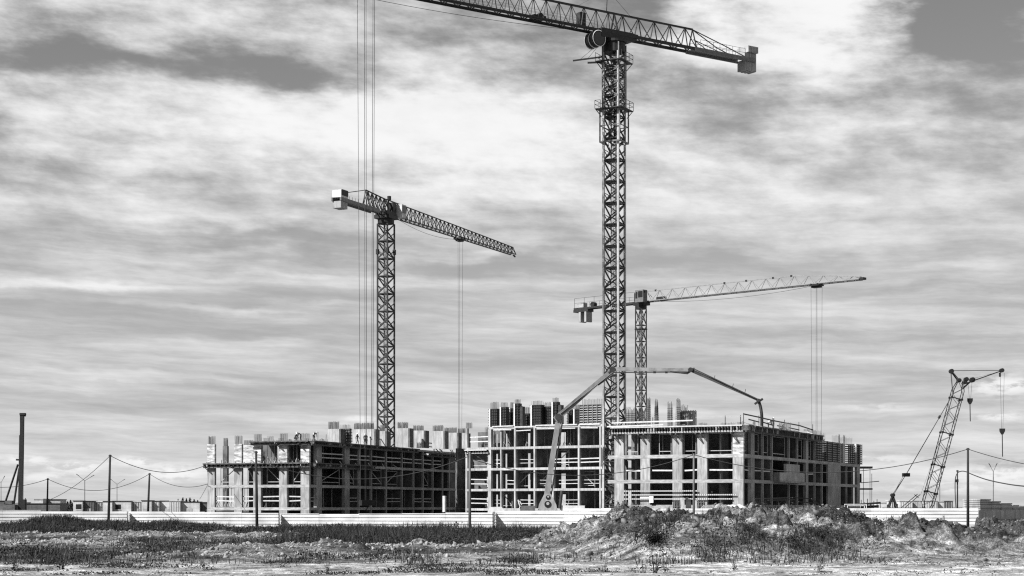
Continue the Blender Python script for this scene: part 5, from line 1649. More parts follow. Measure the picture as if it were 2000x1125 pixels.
# jib and counter-jib
jb = jib_lattice(60, 1.7, 2.9, 2.2, 2.15, .24, .10, True, lambda x: 2.95 if x < 13 else 2.95 - .55 * min(1, (x - 13) / 8))
for s in (-1, 1): jb.bar((0, s * .85, -.16), (60, s * .85, -.16), .12, .2)
jb.build('jib', 'crane', c1, (0, 0, ZJ1), J1)
wk = MB(); wk.box(2, 50, -.32, .32, .10, .14)
wk.build('walkway', 'dark', c1, (0, 0, ZJ1), J1)
jr = MB()
for z in (.75, 1.2): 
    for s in (-.45, .45): jr.bar((3, s, z), (46, s, z), .025)
jr.build('hand_line', 'galv', c1, (0, 0, ZJ1), J1)
hw = MB(); hw.tube([(13.2, -.8, .35), (13.2, .8, .35)], .42, 12); hw.box(12.2, 14.2, -.6, .6, .05, .5); hw.build('trolley_winch', 'dark', c1, (0, 0, ZJ1), J1)
eb = MB(); eb.box(4.9, 5.9, -1.0, -.1, .5, 2.3); eb.build('switch_cabinet', 'crane', c1, (0, 0, ZJ1), J1)
eb = MB()
for k in range(4): eb.box(4.86, 5.94, -1.06, -1.003, .65 + k * .42, .85 + k * .42)
eb.build('louvre', 'galv', c1, (0, 0, ZJ1), J1)
ap = MB(); ap.bar((1.4, 0, 2.9), (1.2, 0, 6.2), .12); ap.tube([(1.2, 0, 6.1), (6.5, 0, 2.95)], .03, 4); ap.tube([(1.2, 0, 6.1), (-3, 0, 2.95)], .03, 4); ap.bar((1.2, -.6, 5.6), (1.2, .6, 5.6), .06)
ap.build('mast_head', 'crane_mid', c1, (0, 0, ZJ1), J1)
cj = jib_lattice(14.4, 1.9, 2.95, 2.95, 2.9, .22, .13, True)
for s in (-1, 1): cj.box(0, 15, s * .95 - .12, s * .95 + .12, -.30, .12)
cj.build('counter_jib', 'crane', c1, (0, 0, ZJ1), J1 + math.pi)
cf2 = MB()
for s in (-1, 1):
    cf2.box(14.0, 25.8, s * .95 - .14, s * .95 + .14, -.42, .16)
cf2.box(14.2, 23.6, -.8, .8, -.05, .01)
cf2.build('counter_jib_beam', 'crane_mid', c1, (0, 0, ZJ1), J1 + math.pi)
tb = MB()
for s in (-.8, .8): tb.tube([(14.3, 0, 2.95), (19.8, s, 1.25), (24.2, s, .15)], .075, 6)
for s in (-.8, .8): tb.tube([(14.6, 0, 1.5), (19.0, s, .15)], .06, 6)
tb.build('tie_bar', 'crane', c1, (0, 0, ZJ1), J1 + math.pi)
rl = MB(); railing(rl, [(15, -1.1, .12), (23.7, -1.1, .12)], 1.2, .04); railing(rl, [(15, 1.1, .12), (23.7, 1.1, .12)], 1.2, .04); rl.build('railing', 'crane_mid', c1, (0, 0, ZJ1), J1 + math.pi)
for k in range(7):
    x = 23.85 + k * .33
    MB().box(x, x + .30, -.80, .80, -1.75 + .05 * (k % 2), .9).build('ballast_block', 'ballast', c1, (0, 0, ZJ1), J1 + math.pi)
    if k > 0: MB().box(x, x + .30, -1.25, 1.25, .93, 1.85).build('ballast_block', 'ballast', c1, (0, 0, ZJ1), J1 + math.pi)
ropes_and_hook(c1, 39.9, ZJ1, J1, ZJ1, 2.6, 2.55, 1.75, 5, .032)
MB().tube([Vector((x_, 0, -.5 - 1.0 * 4 * ((x_ - 8) / 54) * (1 - (x_ - 8) / 54))) for x_ in np.linspace(8, 62, 16)], .03, 4).build('slack_rope', 'rope', c1, (0, 0, ZJ1), J1)

# ---- the left crane
Y2 = 307.0
c2 = thing('tower_crane', 'dark tower crane on the left, whole jib seen sloping down to the right', 'tower crane', (X(753.8, Y2), Y2, -.6), 0, 'tower cranes over the site')
ZJ2 = 51.5 + CZ + .6
NS2 = 17; hs2 = (ZJ2 - 1.7) / NS2
mast(c2, 2.12, hs2, NS2, -math.radians(31), pale=(), leg=.23, diag=.17, legm='crane')
J2 = math.atan2(.909, .416)
sl = MB(); sl.tube([(0, 0, ZJ2 - 1.7), (0, 0, ZJ2 - .9)], 1.45, 18); sl.box(-1.6, 1.6, -1.5, 1.5, ZJ2 - .88, ZJ2 - .25); sl.box(-1.7, 1.7, -1.2, 1.2, ZJ2 - .247, ZJ2 + .4); sl.build('slewing_ring', 'dark', c2, (0, 0, 0), J2)
for z in (ZJ2 - hs2 * 1.0 - 4.0,):
    k = MB()
    for (x, y) in ((-1.06, -1.06), (1.06, -1.06), (1.06, 1.06), (-1.06, 1.06)): k.box(x - .22, x + .22, y - .22, y + .22, z, z + .9)
    k.build('mast_collar', 'dark', c2, (0, 0, 0), -math.radians(31))
jb = jib_lattice(54, 1.5, 2.5, 1.35, 1.7, .16, .10, True, lambda x: 2.65 - .85 * min(1, x / 40) - .35 * max(0, (x - 40) / 14), .85); jb.build('jib', 'crane', c2, (0, 0, ZJ2), J2)
MB().bar((54, 0, .0), (54.9, 0, -.35), .3, .2).build('jib_tip', 'dark', c2, (0, 0, ZJ2), J2)
cj = jib_lattice(7.2, 1.6, 2.6, 3.1, 1.45, .17, .12, True)
cj.build('counter_jib', 'crane', c2, (0, 0, ZJ2), J2 + math.pi)
bm = MB()
for s in (-1, 1): bm.box(4.0, 17.3, s * .85 - .13, s * .85 + .13, -.35, .25)
bm.box(4.2, 15, -.7, .7, -.1, -.03)
bm.build('counter_jib_beam', 'crane_mid', c2, (0, 0, ZJ2), J2 + math.pi)
MB().tube([(7.2, 0, 3.1), (14.7, 0, 1.35)], .07, 6).build('tie_bar', 'crane', c2, (0, 0, ZJ2), J2 + math.pi)
for k in range(5): MB().bar((8.3 + k * 1.0, -.9, .25), (8.3 + k * 1.0, -.9, 1.4), .05).build('rail_post', 'crane', c2, (0, 0, ZJ2), J2 + math.pi)
wn = MB(); ring = [(14.0, .6 * math.cos(q) - .6, 1.3 + .5 * math.sin(q)) for q in np.linspace(0, 2 * math.pi, 17)]; wn.tube(ring, .07, 5); wn.build('cable_ring', 'crane', c2, (0, 0, ZJ2), J2 + math.pi)
MB().box(14.7, 17.1, -.85, .85, .27, 1.5).build('winch_housing', 'cabin', c2, (0, 0, ZJ2), J2 + math.pi)
MB().box(14.8, 16.9, .853, .90, .6, 1.6).build('housing_grille', 'dark', c2, (0, 0, ZJ2), J2 + math.pi)
for k in range(5):
    x = 14.9 + k * .44
    MB().box(x, x + .41, -.8, .8, -1.5, -.37).build('ballast_block', 'ballast', c2, (0, 0, ZJ2), J2 + math.pi)
cab2 = MB().box(2.7, 4.3, -1.75, -.45, -.2, 2.1).build('cab', 'cabin', c2, (0, 0, ZJ2), J2)
MB().box(4.303, 4.36, -1.65, -.55, .4, 1.9).build('cab_window', 'glass', cab2); MB().box(2.9, 4.1, -1.80, -1.753, .6, 1.9).build('cab_window', 'glass', cab2)
MB().box(5.2, 6.6, -.5, .5, .1, 1.1).build('trolley_winch', 'dark', c2, (0, 0, ZJ2), J2)
MB().box(1.0, 2.2, -.9, .3, .5, 2.2).build('switch_cabinet', 'dark', c2, (0, 0, ZJ2), J2)
MB().tube([(1.2, 0, 2.7), (1.2, 0, 3.4)], .35, 10).build('rope_pulley', 'dark', c2, (0, 0, ZJ2), J2)
ropes_and_hook(c2, 29.3, ZJ2, J2, ZJ2, 8.5, 1.3, .9, 3, .026)
MB().tube([Vector((x_, 0, -.3 - .9 * 4 * ((x_ - 5) / 24.5) * (1 - (x_ - 5) / 24.5))) for x_ in np.linspace(5, 29.5, 12)], .03, 4).build('slack_rope', 'rope', c2, (0, 0, ZJ2), J2)

# ---- the far small crane
Y3 = 340.0
c3 = thing('tower_crane', 'small pale jibbed tower crane far behind the right concrete frame', 'tower crane', (X(1251.8, Y3), Y3, -.6), 0, 'tower cranes over the site')
ZJ3 = 39.9 + CZ + .6
NS3 = 13; hs3 = (ZJ3 - 1.4) / NS3
mast(c3, 1.5, hs3, NS3, -math.radians(40), leg=.17, diag=.115, legm='crane', xbrace=True, ladder_m='crane_pale')
J3 = math.atan2(-.69, .725)
sl = MB(); sl.tube([(0, 0, ZJ3 - 1.4), (0, 0, ZJ3 - .7)], 1.15, 16); sl.box(-1.2, 1.5, -1.0, 1.0, ZJ3 - .69, ZJ3 - .1); sl.build('slewing_ring', 'dark', c3, (0, 0, 0), J3)
MB().box(-.9, .9, -.9, .9, ZJ3 - 5.4, ZJ3 - 5.2).build('mast_collar', 'dark', c3, (0, 0, 0), -math.radians(40))
hf = lambda x: 1.95 - .1 * x / 38 if x < 37 else max(.45, 1.85 - 1.4 * (x - 37) / 13)
jb = jib_lattice(49.8, 1.2, 2, .5, 3.1, .13, .08, False, hf); jb.build('jib', 'crane_grey', c3, (0, 0, ZJ3), J3)
jd = MB()
for s in (-.6, .6): jd.bar((0, s, -.13), (49.8, s, -.13), .10, .12)
jd.build('trolley_rail', 'dark', c3, (0, 0, ZJ3), J3)
MB().box(49.6, 50.6, -.5, .5, -.15, .25).build('jib_tip', 'dark', c3, (0, 0, ZJ3), J3)
for q in (3.5, 20, 25, 31, 35): MB().box(q, q + .35, -.1, .1, hf(q) - .15, hf(q) + .2).build('rope_guide', 'dark', c3, (0, 0, ZJ3), J3)
MB().box(4.2, 6.0, -.45, .45, .1, .6).build('trolley_winch', 'dark', c3, (0, 0, ZJ3), J3)
bm = MB()
for s in (-.75, .75): bm.box(.4, 16.8, s - .1, s + .1, -.35, .05)
bm.box(.6, 16.6, -.7, .7, -.1, -.04); bm.build('counter_jib', 'crane', c3, (0, 0, ZJ3), J3 + math.pi)
rl = MB(); railing(rl, [(1, .8, .05), (16.6, .8, .05)], 1.9, .05, 2.6); railing(rl, [(1, -.8, .05), (16.6, -.8, .05)], 1.2, .04, 2.6); rl.build('railing', 'crane', c3, (0, 0, ZJ3), J3 + math.pi)
MB().tube([(12.2, -.5, .5), (12.2, .5, .5)], .5, 12).build('winch_drum', 'dark', c3, (0, 0, ZJ3), J3 + math.pi)
MB().box(14.4, 16.0, -.6, .6, .06, 1.0).build('switch_cabinet', 'galv', c3, (0, 0, ZJ3), J3 + math.pi)
MB().box(13.0, 16.85, -.9, .9, -.85, -.36).build('ballast_frame', 'crane', c3, (0, 0, ZJ3), J3 + math.pi)
for k, (x, w_) in enumerate(((13.4, .5), (14.9, .5))): MB().box(x, x + w_, -.9, .9, -2.9, -.86).build('ballast_block', 'ballast', c3, (0, 0, ZJ3), J3 + math.pi)
cab3 = MB().box(.2, 2.2, .75, 2.0, -.25, 2.1).build('cab', 'crane_pale', c3, (0, 0, ZJ3), J3)
cab3.data = cab3.data
MB().box(.9, 2.0, 2.003, 2.04, .7, 1.8).build('cab_window', 'glass', cab3)
cb3 = MB().box(.2, 2.2, -2.0, -.75, -.25, 2.1).build('cab', 'crane_mid', c3, (0, 0, ZJ3), J3)
MB().box(.95, 2.05, -2.04, -2.003, .65, 1.85).build('cab_window', 'glass', cb3); MB().box(.3, .75, -2.04, -2.003, .5, 1.75).build('cab_window', 'glass', cb3); MB().box(2.203, 2.24, -1.9, -.85, .5, 1.9).build('cab_window', 'glass', cb3)
bpy.data.objects.remove(cab3.children[0]); bpy.data.objects.remove(cab3)
MB().box(-.9, -.1, -1.0, .6, .1, 1.7).build('switch_cabinet', 'dark', c3, (0, 0, ZJ3), J3)
ropes_and_hook(c3, 40.6, ZJ3, J3, ZJ3, 6, 1.9, 1.6, 4, .030)
MB().tube([Vector((x_, 0, -.3 - .75 * 4 * ((x_ - 5) / 35) * (1 - (x_ - 5) / 35))) for x_ in np.linspace(5, 40, 12)], .028, 4).build('slack_rope', 'rope', c3, (0, 0, ZJ3), J3)

# ------------------------------------------------------------------ concrete pump with its folding boom
pr = thing('concrete_pump', 'concrete pump behind the fence with its folded boom arching over the frames', 'concrete pump', (X(1072, 243), 243, -.4))
def lp_(px, py, Y): return P(px, py, Y) - pr.location
def boom(a, b, w0, w1, d0, d1, name, m):
    """tapered box arm"""
    a = Vector(a); b = Vector(b); d = (b - a).normalized(); side = Vector((0, 1, 0)); n = side.cross(d).normalized()
    mb = MB()
    vs = []
    for c, w, dd in ((a, w0, d0), (b, w1, d1)):
        for (i, j) in ((-1, -1), (1, -1), (1, 1), (-1, 1)): vs.append(c + n * (i * w / 2) + side * (j * dd / 2))
    mb.add(vs, MB.BF)
    return mb.build(name, m, pr)
q0, q1, q2, q3, q4 = lp_(1067, 975, 243), lp_(1091, 815, 241), lp_(1196, 722, 239.5), lp_(1348, 722.5, 237.5), lp_(1481, 782, 235.5)
boom(q0, q1, .82, .66, .7, .6, 'first_arm', 'ballast')
boom(q1 + Vector((-.5, 0, -.35)), q2, .86, .52, .55, .45, 'second_arm', 'boom')
boom(q2 + Vector((-.3, 0, .1)), q3, .52, .40, .42, .34, 'third_arm', 'boom')
boom(q3, q4, .40, .24, .3, .22, 'fourth_arm', 'boomdark')
for (c, r) in ((q1, .50), (q2, .42), (q3, .32), (q4, .22)):
    MB().tube([c + Vector((0, -.42, 0)), c + Vector((0, .42, 0))], r, 14).build('joint', 'boomdark', pr)
    MB().bar(c + Vector((-.5, -.1, -.5)), c + Vector((.6, -.1, .2)), .22, .3).build('link_plate', 'boomdark', pr)
MB().tube([lp_(1081.5, 873, 241.8), lp_(1098, 823, 240.9)], .17, 8).build('cylinder', 'galv', pr)
MB().tube([lp_(1168, 752, 239.6), lp_(1196, 732, 239.2)], .12, 8).build('cylinder', 'boomdark', pr)
MB().tube([lp_(1309, 726, 237.2), lp_(1343, 729.5, 237.2)], .11, 8).build('cylinder', 'boomdark', pr)
pl = MB(); pl.tube([q0 + Vector((.75, -.5, 1)), q1 + Vector((.62, -.5, 0)), q1 + Vector((.3, -.5, .5)), q2 + Vector((0, -.4, -.45)), q2 + Vector((.5, -.4, -.4)), q3 + Vector((-.4, -.35, -.3)), q3 + Vector((.3, -.3, .2)), q4 + Vector((0, -.25, .1))], .09, 6)
pl.build('delivery_pipe', 'boomdark', pr)
MB().tube(smooth_path([q4, lp_(1485, 793, 235.4), lp_(1487.5, 808, 235.2), lp_(1488, 822, 235.2), lp_(1487.8, 833, 235.2)]), .21, 8).build('end_hose', 'dark', pr)
for f in (.35, .62, .8): 
    c = q3.lerp(q4, f); MB().bar(c, c + Vector((.15, 0, .7)), .06).build('hose_hook', 'dark', pr)
for f in (.3, .55, .7):
    c = q2.lerp(q3, f); MB().box(c.x - .25, c.x + .1, c.y - .4, c.y - .2, c.z - .5, c.z - .2).build('pipe_clamp', 'boomdark', pr)
# turret of two plates with holes, deck and outrigger arms
c0 = lp_(1069, 989, 243)
def plate(y0, y1):
    mb = MB(); outer = [(-1.3, -.55), (1.4, -.55), (1.25, .2), (.5, 1.75), (-.4, 1.75), (-1.15, .3)]
    mb.prism([(c0.x + x, c0.z + z) for x, z in outer], c0.y + y0, c0.y + y1); return mb
plate(-.62, -.50).build('turret', 'ballast', pr); plate(.50, .62).build('turret', 'ballast', pr)
for (dx, dz, r) in ((0.05, .30, .48), (.10, 1.25, .32)):
    MB().tube([(c0.x + dx, c0.y - .68, c0.z + dz), (c0.x + dx, c0.y - .623, c0.z + dz)], r, 16).build('bearing_cap', 'dark', pr)
    MB().tube([(c0.x + dx, c0.y - .72, c0.z + dz + .1), (c0.x + dx, c0.y - .683, c0.z + dz + .1)], r * .45, 12).build('pin', 'galv', pr)
ck = MB(); ck.box(c0.x - 3.8, c0.x - 1.7, c0.y - 1, c0.y + 1, c0.z - 1.6, c0.z + .1); ck.build('tank', 'crane_mid', pr)
ck = MB(); ck.box(c0.x + 1.75, c0.x + 5.2, c0.y - .9, c0.y + .9, c0.z - .9, c0.z + .12); ck.build('rear_deck', 'white', pr)
ck = MB(); ck.box(c0.x - 6.0, c0.x + 5.5, c0.y - 1.2, c0.y + 1.2, .9, 1.2); ck.build('chassis', 'dark', pr)
ck = MB(); ck.prism([(c0.x - 8.4, .7), (c0.x - 6.02, .7), (c0.x - 6.02, 2.1), (c0.x - 6.4, 2.55), (c0.x - 8.0, 2.5), (c0.x - 8.4, 1.6)], c0.y - 1.2, c0.y + 1.2)
ck.build('driver_cab', 'white', pr)
for x in (-7.2, -3.4, 1.6, 3.0):
    for s in (-1.1, 1.1): MB().tube([(c0.x + x, c0.y + s - .15, .52), (c0.x + x, c0.y + s + .15, .52)], .52, 14).build('wheel', 'dark', pr)
MB().tube([(c0.x + 1.7, c0.y - .9, c0.z - .3), (c0.x + 2.0, c0.y - .9, c0.z + 2.2)], .22, 8).build('lift_cylinder', 'boomdark', pr)
sm = MB(); sm.tube([lp_(1012, 976, 242), lp_(1014, 984, 242), lp_(1016, 990, 242), lp_(1014, 994, 242)], .09, 6); sm.tube([lp_(1015, 978, 242), lp_(1019, 986, 242)], .08, 6); sm.build('spare_hose', 'white', pr)

# ------------------------------------------------------------------ lattice crane on the right
YC = 280.0
mc = thing('crawler_crane', 'lattice boom crawler crane behind the fence with two hook blocks', 'crane', (X(1790, YC), YC, -.3))
def mp(px, py, dy=0.0): return P(px, py, YC + dy) - mc.location - Vector((0, 0, 0)) * 1 if False else P(px, py, YC) + Vector((0, dy, 0)) - mc.location
A, Bp = mp(1807, 1004), mp(1876.5, 742)
d = (Bp - A).normalized(); nrm = Vector((0, 1, 0)).cross(d).normalized()
lb = MB(); Lb = (Bp - A).length; nb = 17
def bp_(f, i, j):
    w = .82 * min(1, .35 + f * 9, .45 + (1 - f) * 7)
    return A + d * (Lb * f) + nrm * (i * w) + Vector((0, j * w, 0))
for i in (-1, 1):
    for j in (-1, 1):
        for a, b in ((0, .08), (.08, .92), (.92, 1)): lb.bar(bp_(a, i, j), bp_(b, i, j), .105)
for k in range(nb):
    f0, f1 = k / nb, (k + 1) / nb
    for j in (-1, 1):
        lb.bar(bp_(f0, -1 if k % 2 else 1, j), bp_(f1, 1 if k % 2 else -1, j), .06, caps=False)
        lb.bar(bp_(f0, j, -1 if k % 2 else 1), bp_(f1, j, 1 if k % 2 else -1), .06, caps=False)
bo = lb.build('boom', 'crane', mc)
cl = MB()
for f in (.16, .36, .60, .86):
    for (i, j) in ((-1, -1), (1, -1), (1, 1), (-1, 1)): c = bp_(f, i, j); cl.box(c.x - .16, c.x + .16, c.y - .12, c.y + .12, c.z - .16, c.z + .16)
    cl.bar(bp_(f, -1, -1), bp_(f, 1, -1), .16)
cl.build('boom_joint', 'dark', bo)
st1, st2, jh, hd = mp(1858, 725), mp(1873, 744), mp(1956.5, 724), mp(1883, 750)
js = MB()
for s in (-.5, .5):
    js.bar(Vector((st2.x, s, st2.z)), Vector((st1.x, s * .6, st1.z)), .16); js.bar(Vector((hd.x, s, hd.z)), Vector((jh.x, s * .3, jh.z)), .15)
    js.bar(Vector((hd.x - .3, s, hd.z - .8)), Vector((hd.x + 1.6, s, hd.z + .9)), .12)
js.build('jib', 'dark', mc)
sh = MB()
for (px, py, r) in ((1858, 725, .36), (1873, 743, .34), (1887, 741, .36), (1899, 742, .42), (1956.5, 723.5, .34), (1885, 747, .3)):
    c = mp(px, py); MB().tube([c + Vector((0, -.4, 0)), c + Vector((0, .4, 0))], r, 12).build('sheave', 'dark', mc)
def line(pts, name='pendant_rope', r=.035, parent=mc): return MB().tube(pts, r, 4).build(name, 'rope', parent)
line([mp(1858, 724), mp(1956, 723.3)], r=.05)
line([mp(1890, 742), mp(1954, 725.5)], r=.02)
line([mp(1858, 727), mp(1861, 770)], r=.05); line([mp(1855.5, 727, -.3), mp(1860, 773, -.3)], r=.03)
g = mp(1743.5, 967)
for dy, o in ((-.5, 0), (.5, 3)):
    line([g + Vector((0, dy, 0)), mp(1768 + o, 927, dy)], r=.05); line([mp(1768 + o, 927, dy), mp(1859 + o, 771, dy)], r=.05)
    MB().tube([mp(1831 + o * 1.5, 817, dy), mp(1834 + o * 1.5, 811.5, dy)], .13, 6).build('rope_socket', 'dark', mc)
line([g, mp(1766.5, 925.5)], r=.03); line([mp(1798, 967), mp(1860, 790)], r=.016)
c = mp(1769.6, 927.5); MB().box(c.x - .5, c.x + .5, c.y - .7, c.y + .7, c.z - .28, c.z + .28).build('spreader', 'dark', mc)
gt_ = MB()
for s in (-.7, .7):
    gt_.bar(g + Vector((0, s * .4, 0)), mp(1734.5, 994, s), .17); gt_.bar(g + Vector((0, s * .4, 0)), mp(1751.5, 994, s), .17); gt_.bar(g + Vector((.1, s * .4, -.2)), mp(1744.5, 994, s), .1)
gt_.tube([g + Vector((0, -.6, 0)), g + Vector((0, .6, 0))], .3, 10)
gt_.build('gantry', 'dark', mc)
rs_ = MB()
for (a, b) in (((1761, 991), (1792, 965)), ((1768, 991), (1797, 966)), ((1786, 966), (1794, 972))): rs_.bar(mp(*a), mp(*b), .10)
rs_.build('boom_backstop', 'dark', mc)
def hook(px0, px1, top, blk, hk, name):
    for q in (px0, px1): line([mp(q, top), mp((q + px0 + px1) / 3, blk)], 'hoist_rope', .022)
    c = mp((px0 + px1) / 2, blk)
    hb = MB(); hb.prism([(c.x - .42, c.z), (c.x + .42, c.z), (c.x + .40, c.z - .45), (c.x + .12, c.z - .95), (c.x - .12, c.z - .95), (c.x - .40, c.z - .45)], -.2, .2); b = hb.build('hook_block', 'dark', mc)
    MB().tube([c + Vector((0, 0, -.95)), mp((px0 + px1) / 2 + .6, hk)], .075, 6).build('hook', 'dark', b)
hook(1890.5, 1898.5, 746, 778, 823, 'main'); hook(1953.5, 1961.5, 728, 837, 892, 'jib')
MB().tube([mp(1953, 728), mp(1953, 736)], .16, 6).build('limit_weight', 'dark', mc)
ho = MB(); ho.box(-5.2, 1.2, -1.5, 1.5, 1.25, 2.3); ho.build('house', 'crane_mid', mc)
for s in (-1.7, 1.7):
    tr = MB(); tr.prism([(-4.2, .35), (-3.8, 0), (2.2, 0), (2.6, .35), (2.2, .9), (-3.8, .9)], s - .4, s + .4); tr.build('crawler_track', 'dark', mc)

# ------------------------------------------------------------------ piling rig at the far left
YP = 260.0
pg = thing('piling_rig', 'dark piling rig mast with raking back stays at the far left', 'piling rig', (X(40, YP), YP, -.4))
def pp(px, py, dy=0.0): return P(px, py, YP) + Vector((0, dy, 0)) - pg.location
ms = MB(); a, b = pp(39.8, 1010), pp(43.6, 811)
ms.bar(a, b, .50, .55); ms.build('leader', 'dark', pg)
ms = MB(); ms.bar(pp(37.0, 1005), pp(39.5, 850), .22, .4); ms.bar(pp(38.0, 905), pp(41, 830), .16, .3); ms.build('hammer', 'boomdark', pg)
c = pp(44.5, 808.8); MB().box(c.x - .40, c.x + .42, c.y - .35, c.y + .35, c.z - .16, c.z + .16).build('leader_head', 'dark', pg)
for q in (-.32, .34): MB().tube([c + Vector((q, 0, .1)), c + Vector((q, 0, -.35))], .14, 8).build('sheave', 'dark', pg)
for (p, e, r) in ((((35, 907)), (9, 985), .15), ((37.5, 915), (27, 985), .15)):
    MB().tube([pp(*p), pp(*e)], r, 6).build('back_stay', 'dark', pg)
c = pp(36, 898); MB().box(c.x - .3, c.x + .3, c.y - .3, c.y + .3, c.z - .12, c.z + .12).build('stay_clamp', 'dark', pg)
for x0_, x1_ in ((47.5, 45.5), (39, 40)): line([pp(x0_, 812), pp(x1_, 985)], 'hoist_rope', .02, pg)
ho = MB(); c = pp(10, 985); ho.box(c.x - 2, c.x + 1.8, c.y - 1.3, c.y + 1.3, .9, c.z); ho.box(c.x + .4, c.x + 1.4, c.y - 1.35, c.y - .3, c.z + .003, c.z + .5); ho.build('house', 'cabindark', pg)
ho = MB(); c = pp(46, 978); ho.box(c.x - .15, c.x + .35, c.y - .5, c.y + .5, .3, c.z + .2); ho.bar((c.x + .35, c.y - .3, 0), (c.x + .35, c.y - .3, c.z + .4), .1); ho.build('leader_foot', 'dark', pg)
for s in (-1.3, 1.3):
    c = pp(20, 1005); tr = MB(); tr.prism([(c.x - 2.4, .35), (c.x - 2, 0), (c.x + 2, 0), (c.x + 2.4, .35), (c.x + 2, .9), (c.x - 2, .9)], s - .35, s + .35); tr.build('crawler_track', 'dark', pg)

# ------------------------------------------------------------------ things at the foot of the right frame
def lean_panel(px0, px1, top, Y, label, m, ribs=True, tilt=.35):
    x0, x1 = X(px0, Y), X(px1, Y); zt = Z(top, Y)
    t = thing('leaning_shutter', label, 'formwork', (x0, Y, .0), 0, 'panels leaning at the foot of the right frame')
    w = x1 - x0
    mb = MB(); mb.hexa([(0, 0, 0), (w, 0, 0), (w, .1, 0), (0, .1, 0), (tilt * .2, .9, zt), (w + tilt * .2, .9, zt), (w + tilt * .2, 1.0, zt), (tilt * .2, 1.0, zt)]); mb.build('sheeting', m, t)
    if ribs:
        r = MB(); n = 7
        for k in range(n):
            f = (k + .5) / n; r.bar((tilt * .2 * f, .9 * f - .06, zt * f), (w + tilt * .2 * f, .9 * f - .06, zt * f), .08)
        for k in range(3):
            q = w * (k + .5) / 3; r.bar((q, -.05, .1), (q + tilt * .2, .85, zt), .08)
        r.build('waler', 'crane_mid' if m == 'ply' else 'grimy', t)
    return t
for i, (a, b, tp, m, lab) in enumerate([(1315, 1330, 979.5, 'ply', 'dark gridded panel leaning at the foot of the right frame, leftmost of the row'), (1331, 1339, 972, 'pale', 'pale panel leaning between dark ones at the foot of the right frame'),
        (1339.5, 1345, 971, 'ply', 'narrow dark panel left of the grey pole at the foot of the right frame'), (1346.5, 1352, 975, 'ply', 'dark panel just left of the grey pole at its foot'), (1357.5, 1363, 977, 'pale', 'pale strip panel just right of the grey pole'),
        (1364, 1379, 978.5, 'ply', 'dark broken panel right of the grey pole at the foot of the frame')]):
    lean_panel(a, b, tp, 219 - .9 * i, lab, m, i in (0, 5), .35 * (-1) ** i)
pile = MB()
for k in range(9): pile.bar(P(1368 + k * 2, 994 - (k % 4) * 2.2, 214 + k * .3), P(1398 + (k % 3) * 7, 992 - (k % 5) * 2, 215 + k * .2), .14, .08)
tag(pile.build('plank_pile', 'timber'), 'untidy pile of pale planks behind the fence before the right frame', 'plank pile')
cv_ = MB(); c = P(1437, 1000, 216)
pts = []
for i in range(9):
    ring = []
    for j in range(6):
        u = i / 8 * 2 - 1; v = j / 5 * math.pi
        r = math.sqrt(max(0, 1 - u * u)) ** .7
        ring.append((c.x + u * 1.75, c.y - math.cos(v) * 1.0 * r, c.z + math.sin(v) * 1.15 * r * (1 + .12 * math.sin(i * 2.3 + j)) - .2))
    pts.append(ring)
vs = [p for r in pts for p in r]; fs = [(i * 6 + j, (i + 1) * 6 + j, (i + 1) * 6 + j + 1, i * 6 + j + 1) for i in range(8) for j in range(5)]
cv_.add(vs, fs); tag(cv_.build('covered_heap', 'white', smooth=True), 'heap under a white sheet at the corner of the right frame', 'covered heap')
gf = thing('pipe_gate', 'white bent pipe frame standing behind the fence near the far end of the right frame', 'pipe frame', (X(1650, 222), 222, -.2))
fr = MB(); z1, z2 = Z(985, 222) + .2, Z(988, 222) + .2
for (x0_, x1_, z) in ((0, 2.75, z1), (.35, 2.5, z2)): fr.tube([(x0_, 0, 0), (x0_, 0, z), (x1_, 0, z), (x1_, 0, 0)], .06, 6)
fr.build('pipe', 'white', gf)
pb = MB(); pb.tube([P(868, 1000, 262), P(868, 968.5, 262)], .28, 10); tag(pb.build('white_pipe', 'white'), 'white upright pipe standing against the far side of the left frame', 'pipe')
br = MB()
for a, b in (((1476, 974), (1548, 972)), ((1500, 977), (1552, 976)), ((1548, 972), (1585, 974)), ((1585, 974), (1606, 990)), ((1560, 980), (1596, 983))):
    br.bar(P(*a, 226), P(*b, 228), .12)
tag(br.build('cut_branches', 'bark'), 'tangle of bare poles lying along the side of the right frame', 'branches')
sc = MB()
for k in range(7):
    px = 1682 + k * 6.2; sc.bar(P(px, 1000, 262), P(px, (976, 981, 974, 983, 978, 975, 984)[k], 262), .09)
sc.bar(P(1680, 985, 262), P(1720, 982, 262), .2, .3); sc.bar(P(1682, 990, 262.3), P(1716, 989, 262.3), .3, .4)
tag(sc.build('post_stack', 'dark'), 'dark posts and beams stored behind the fence beyond the right frame', 'posts')

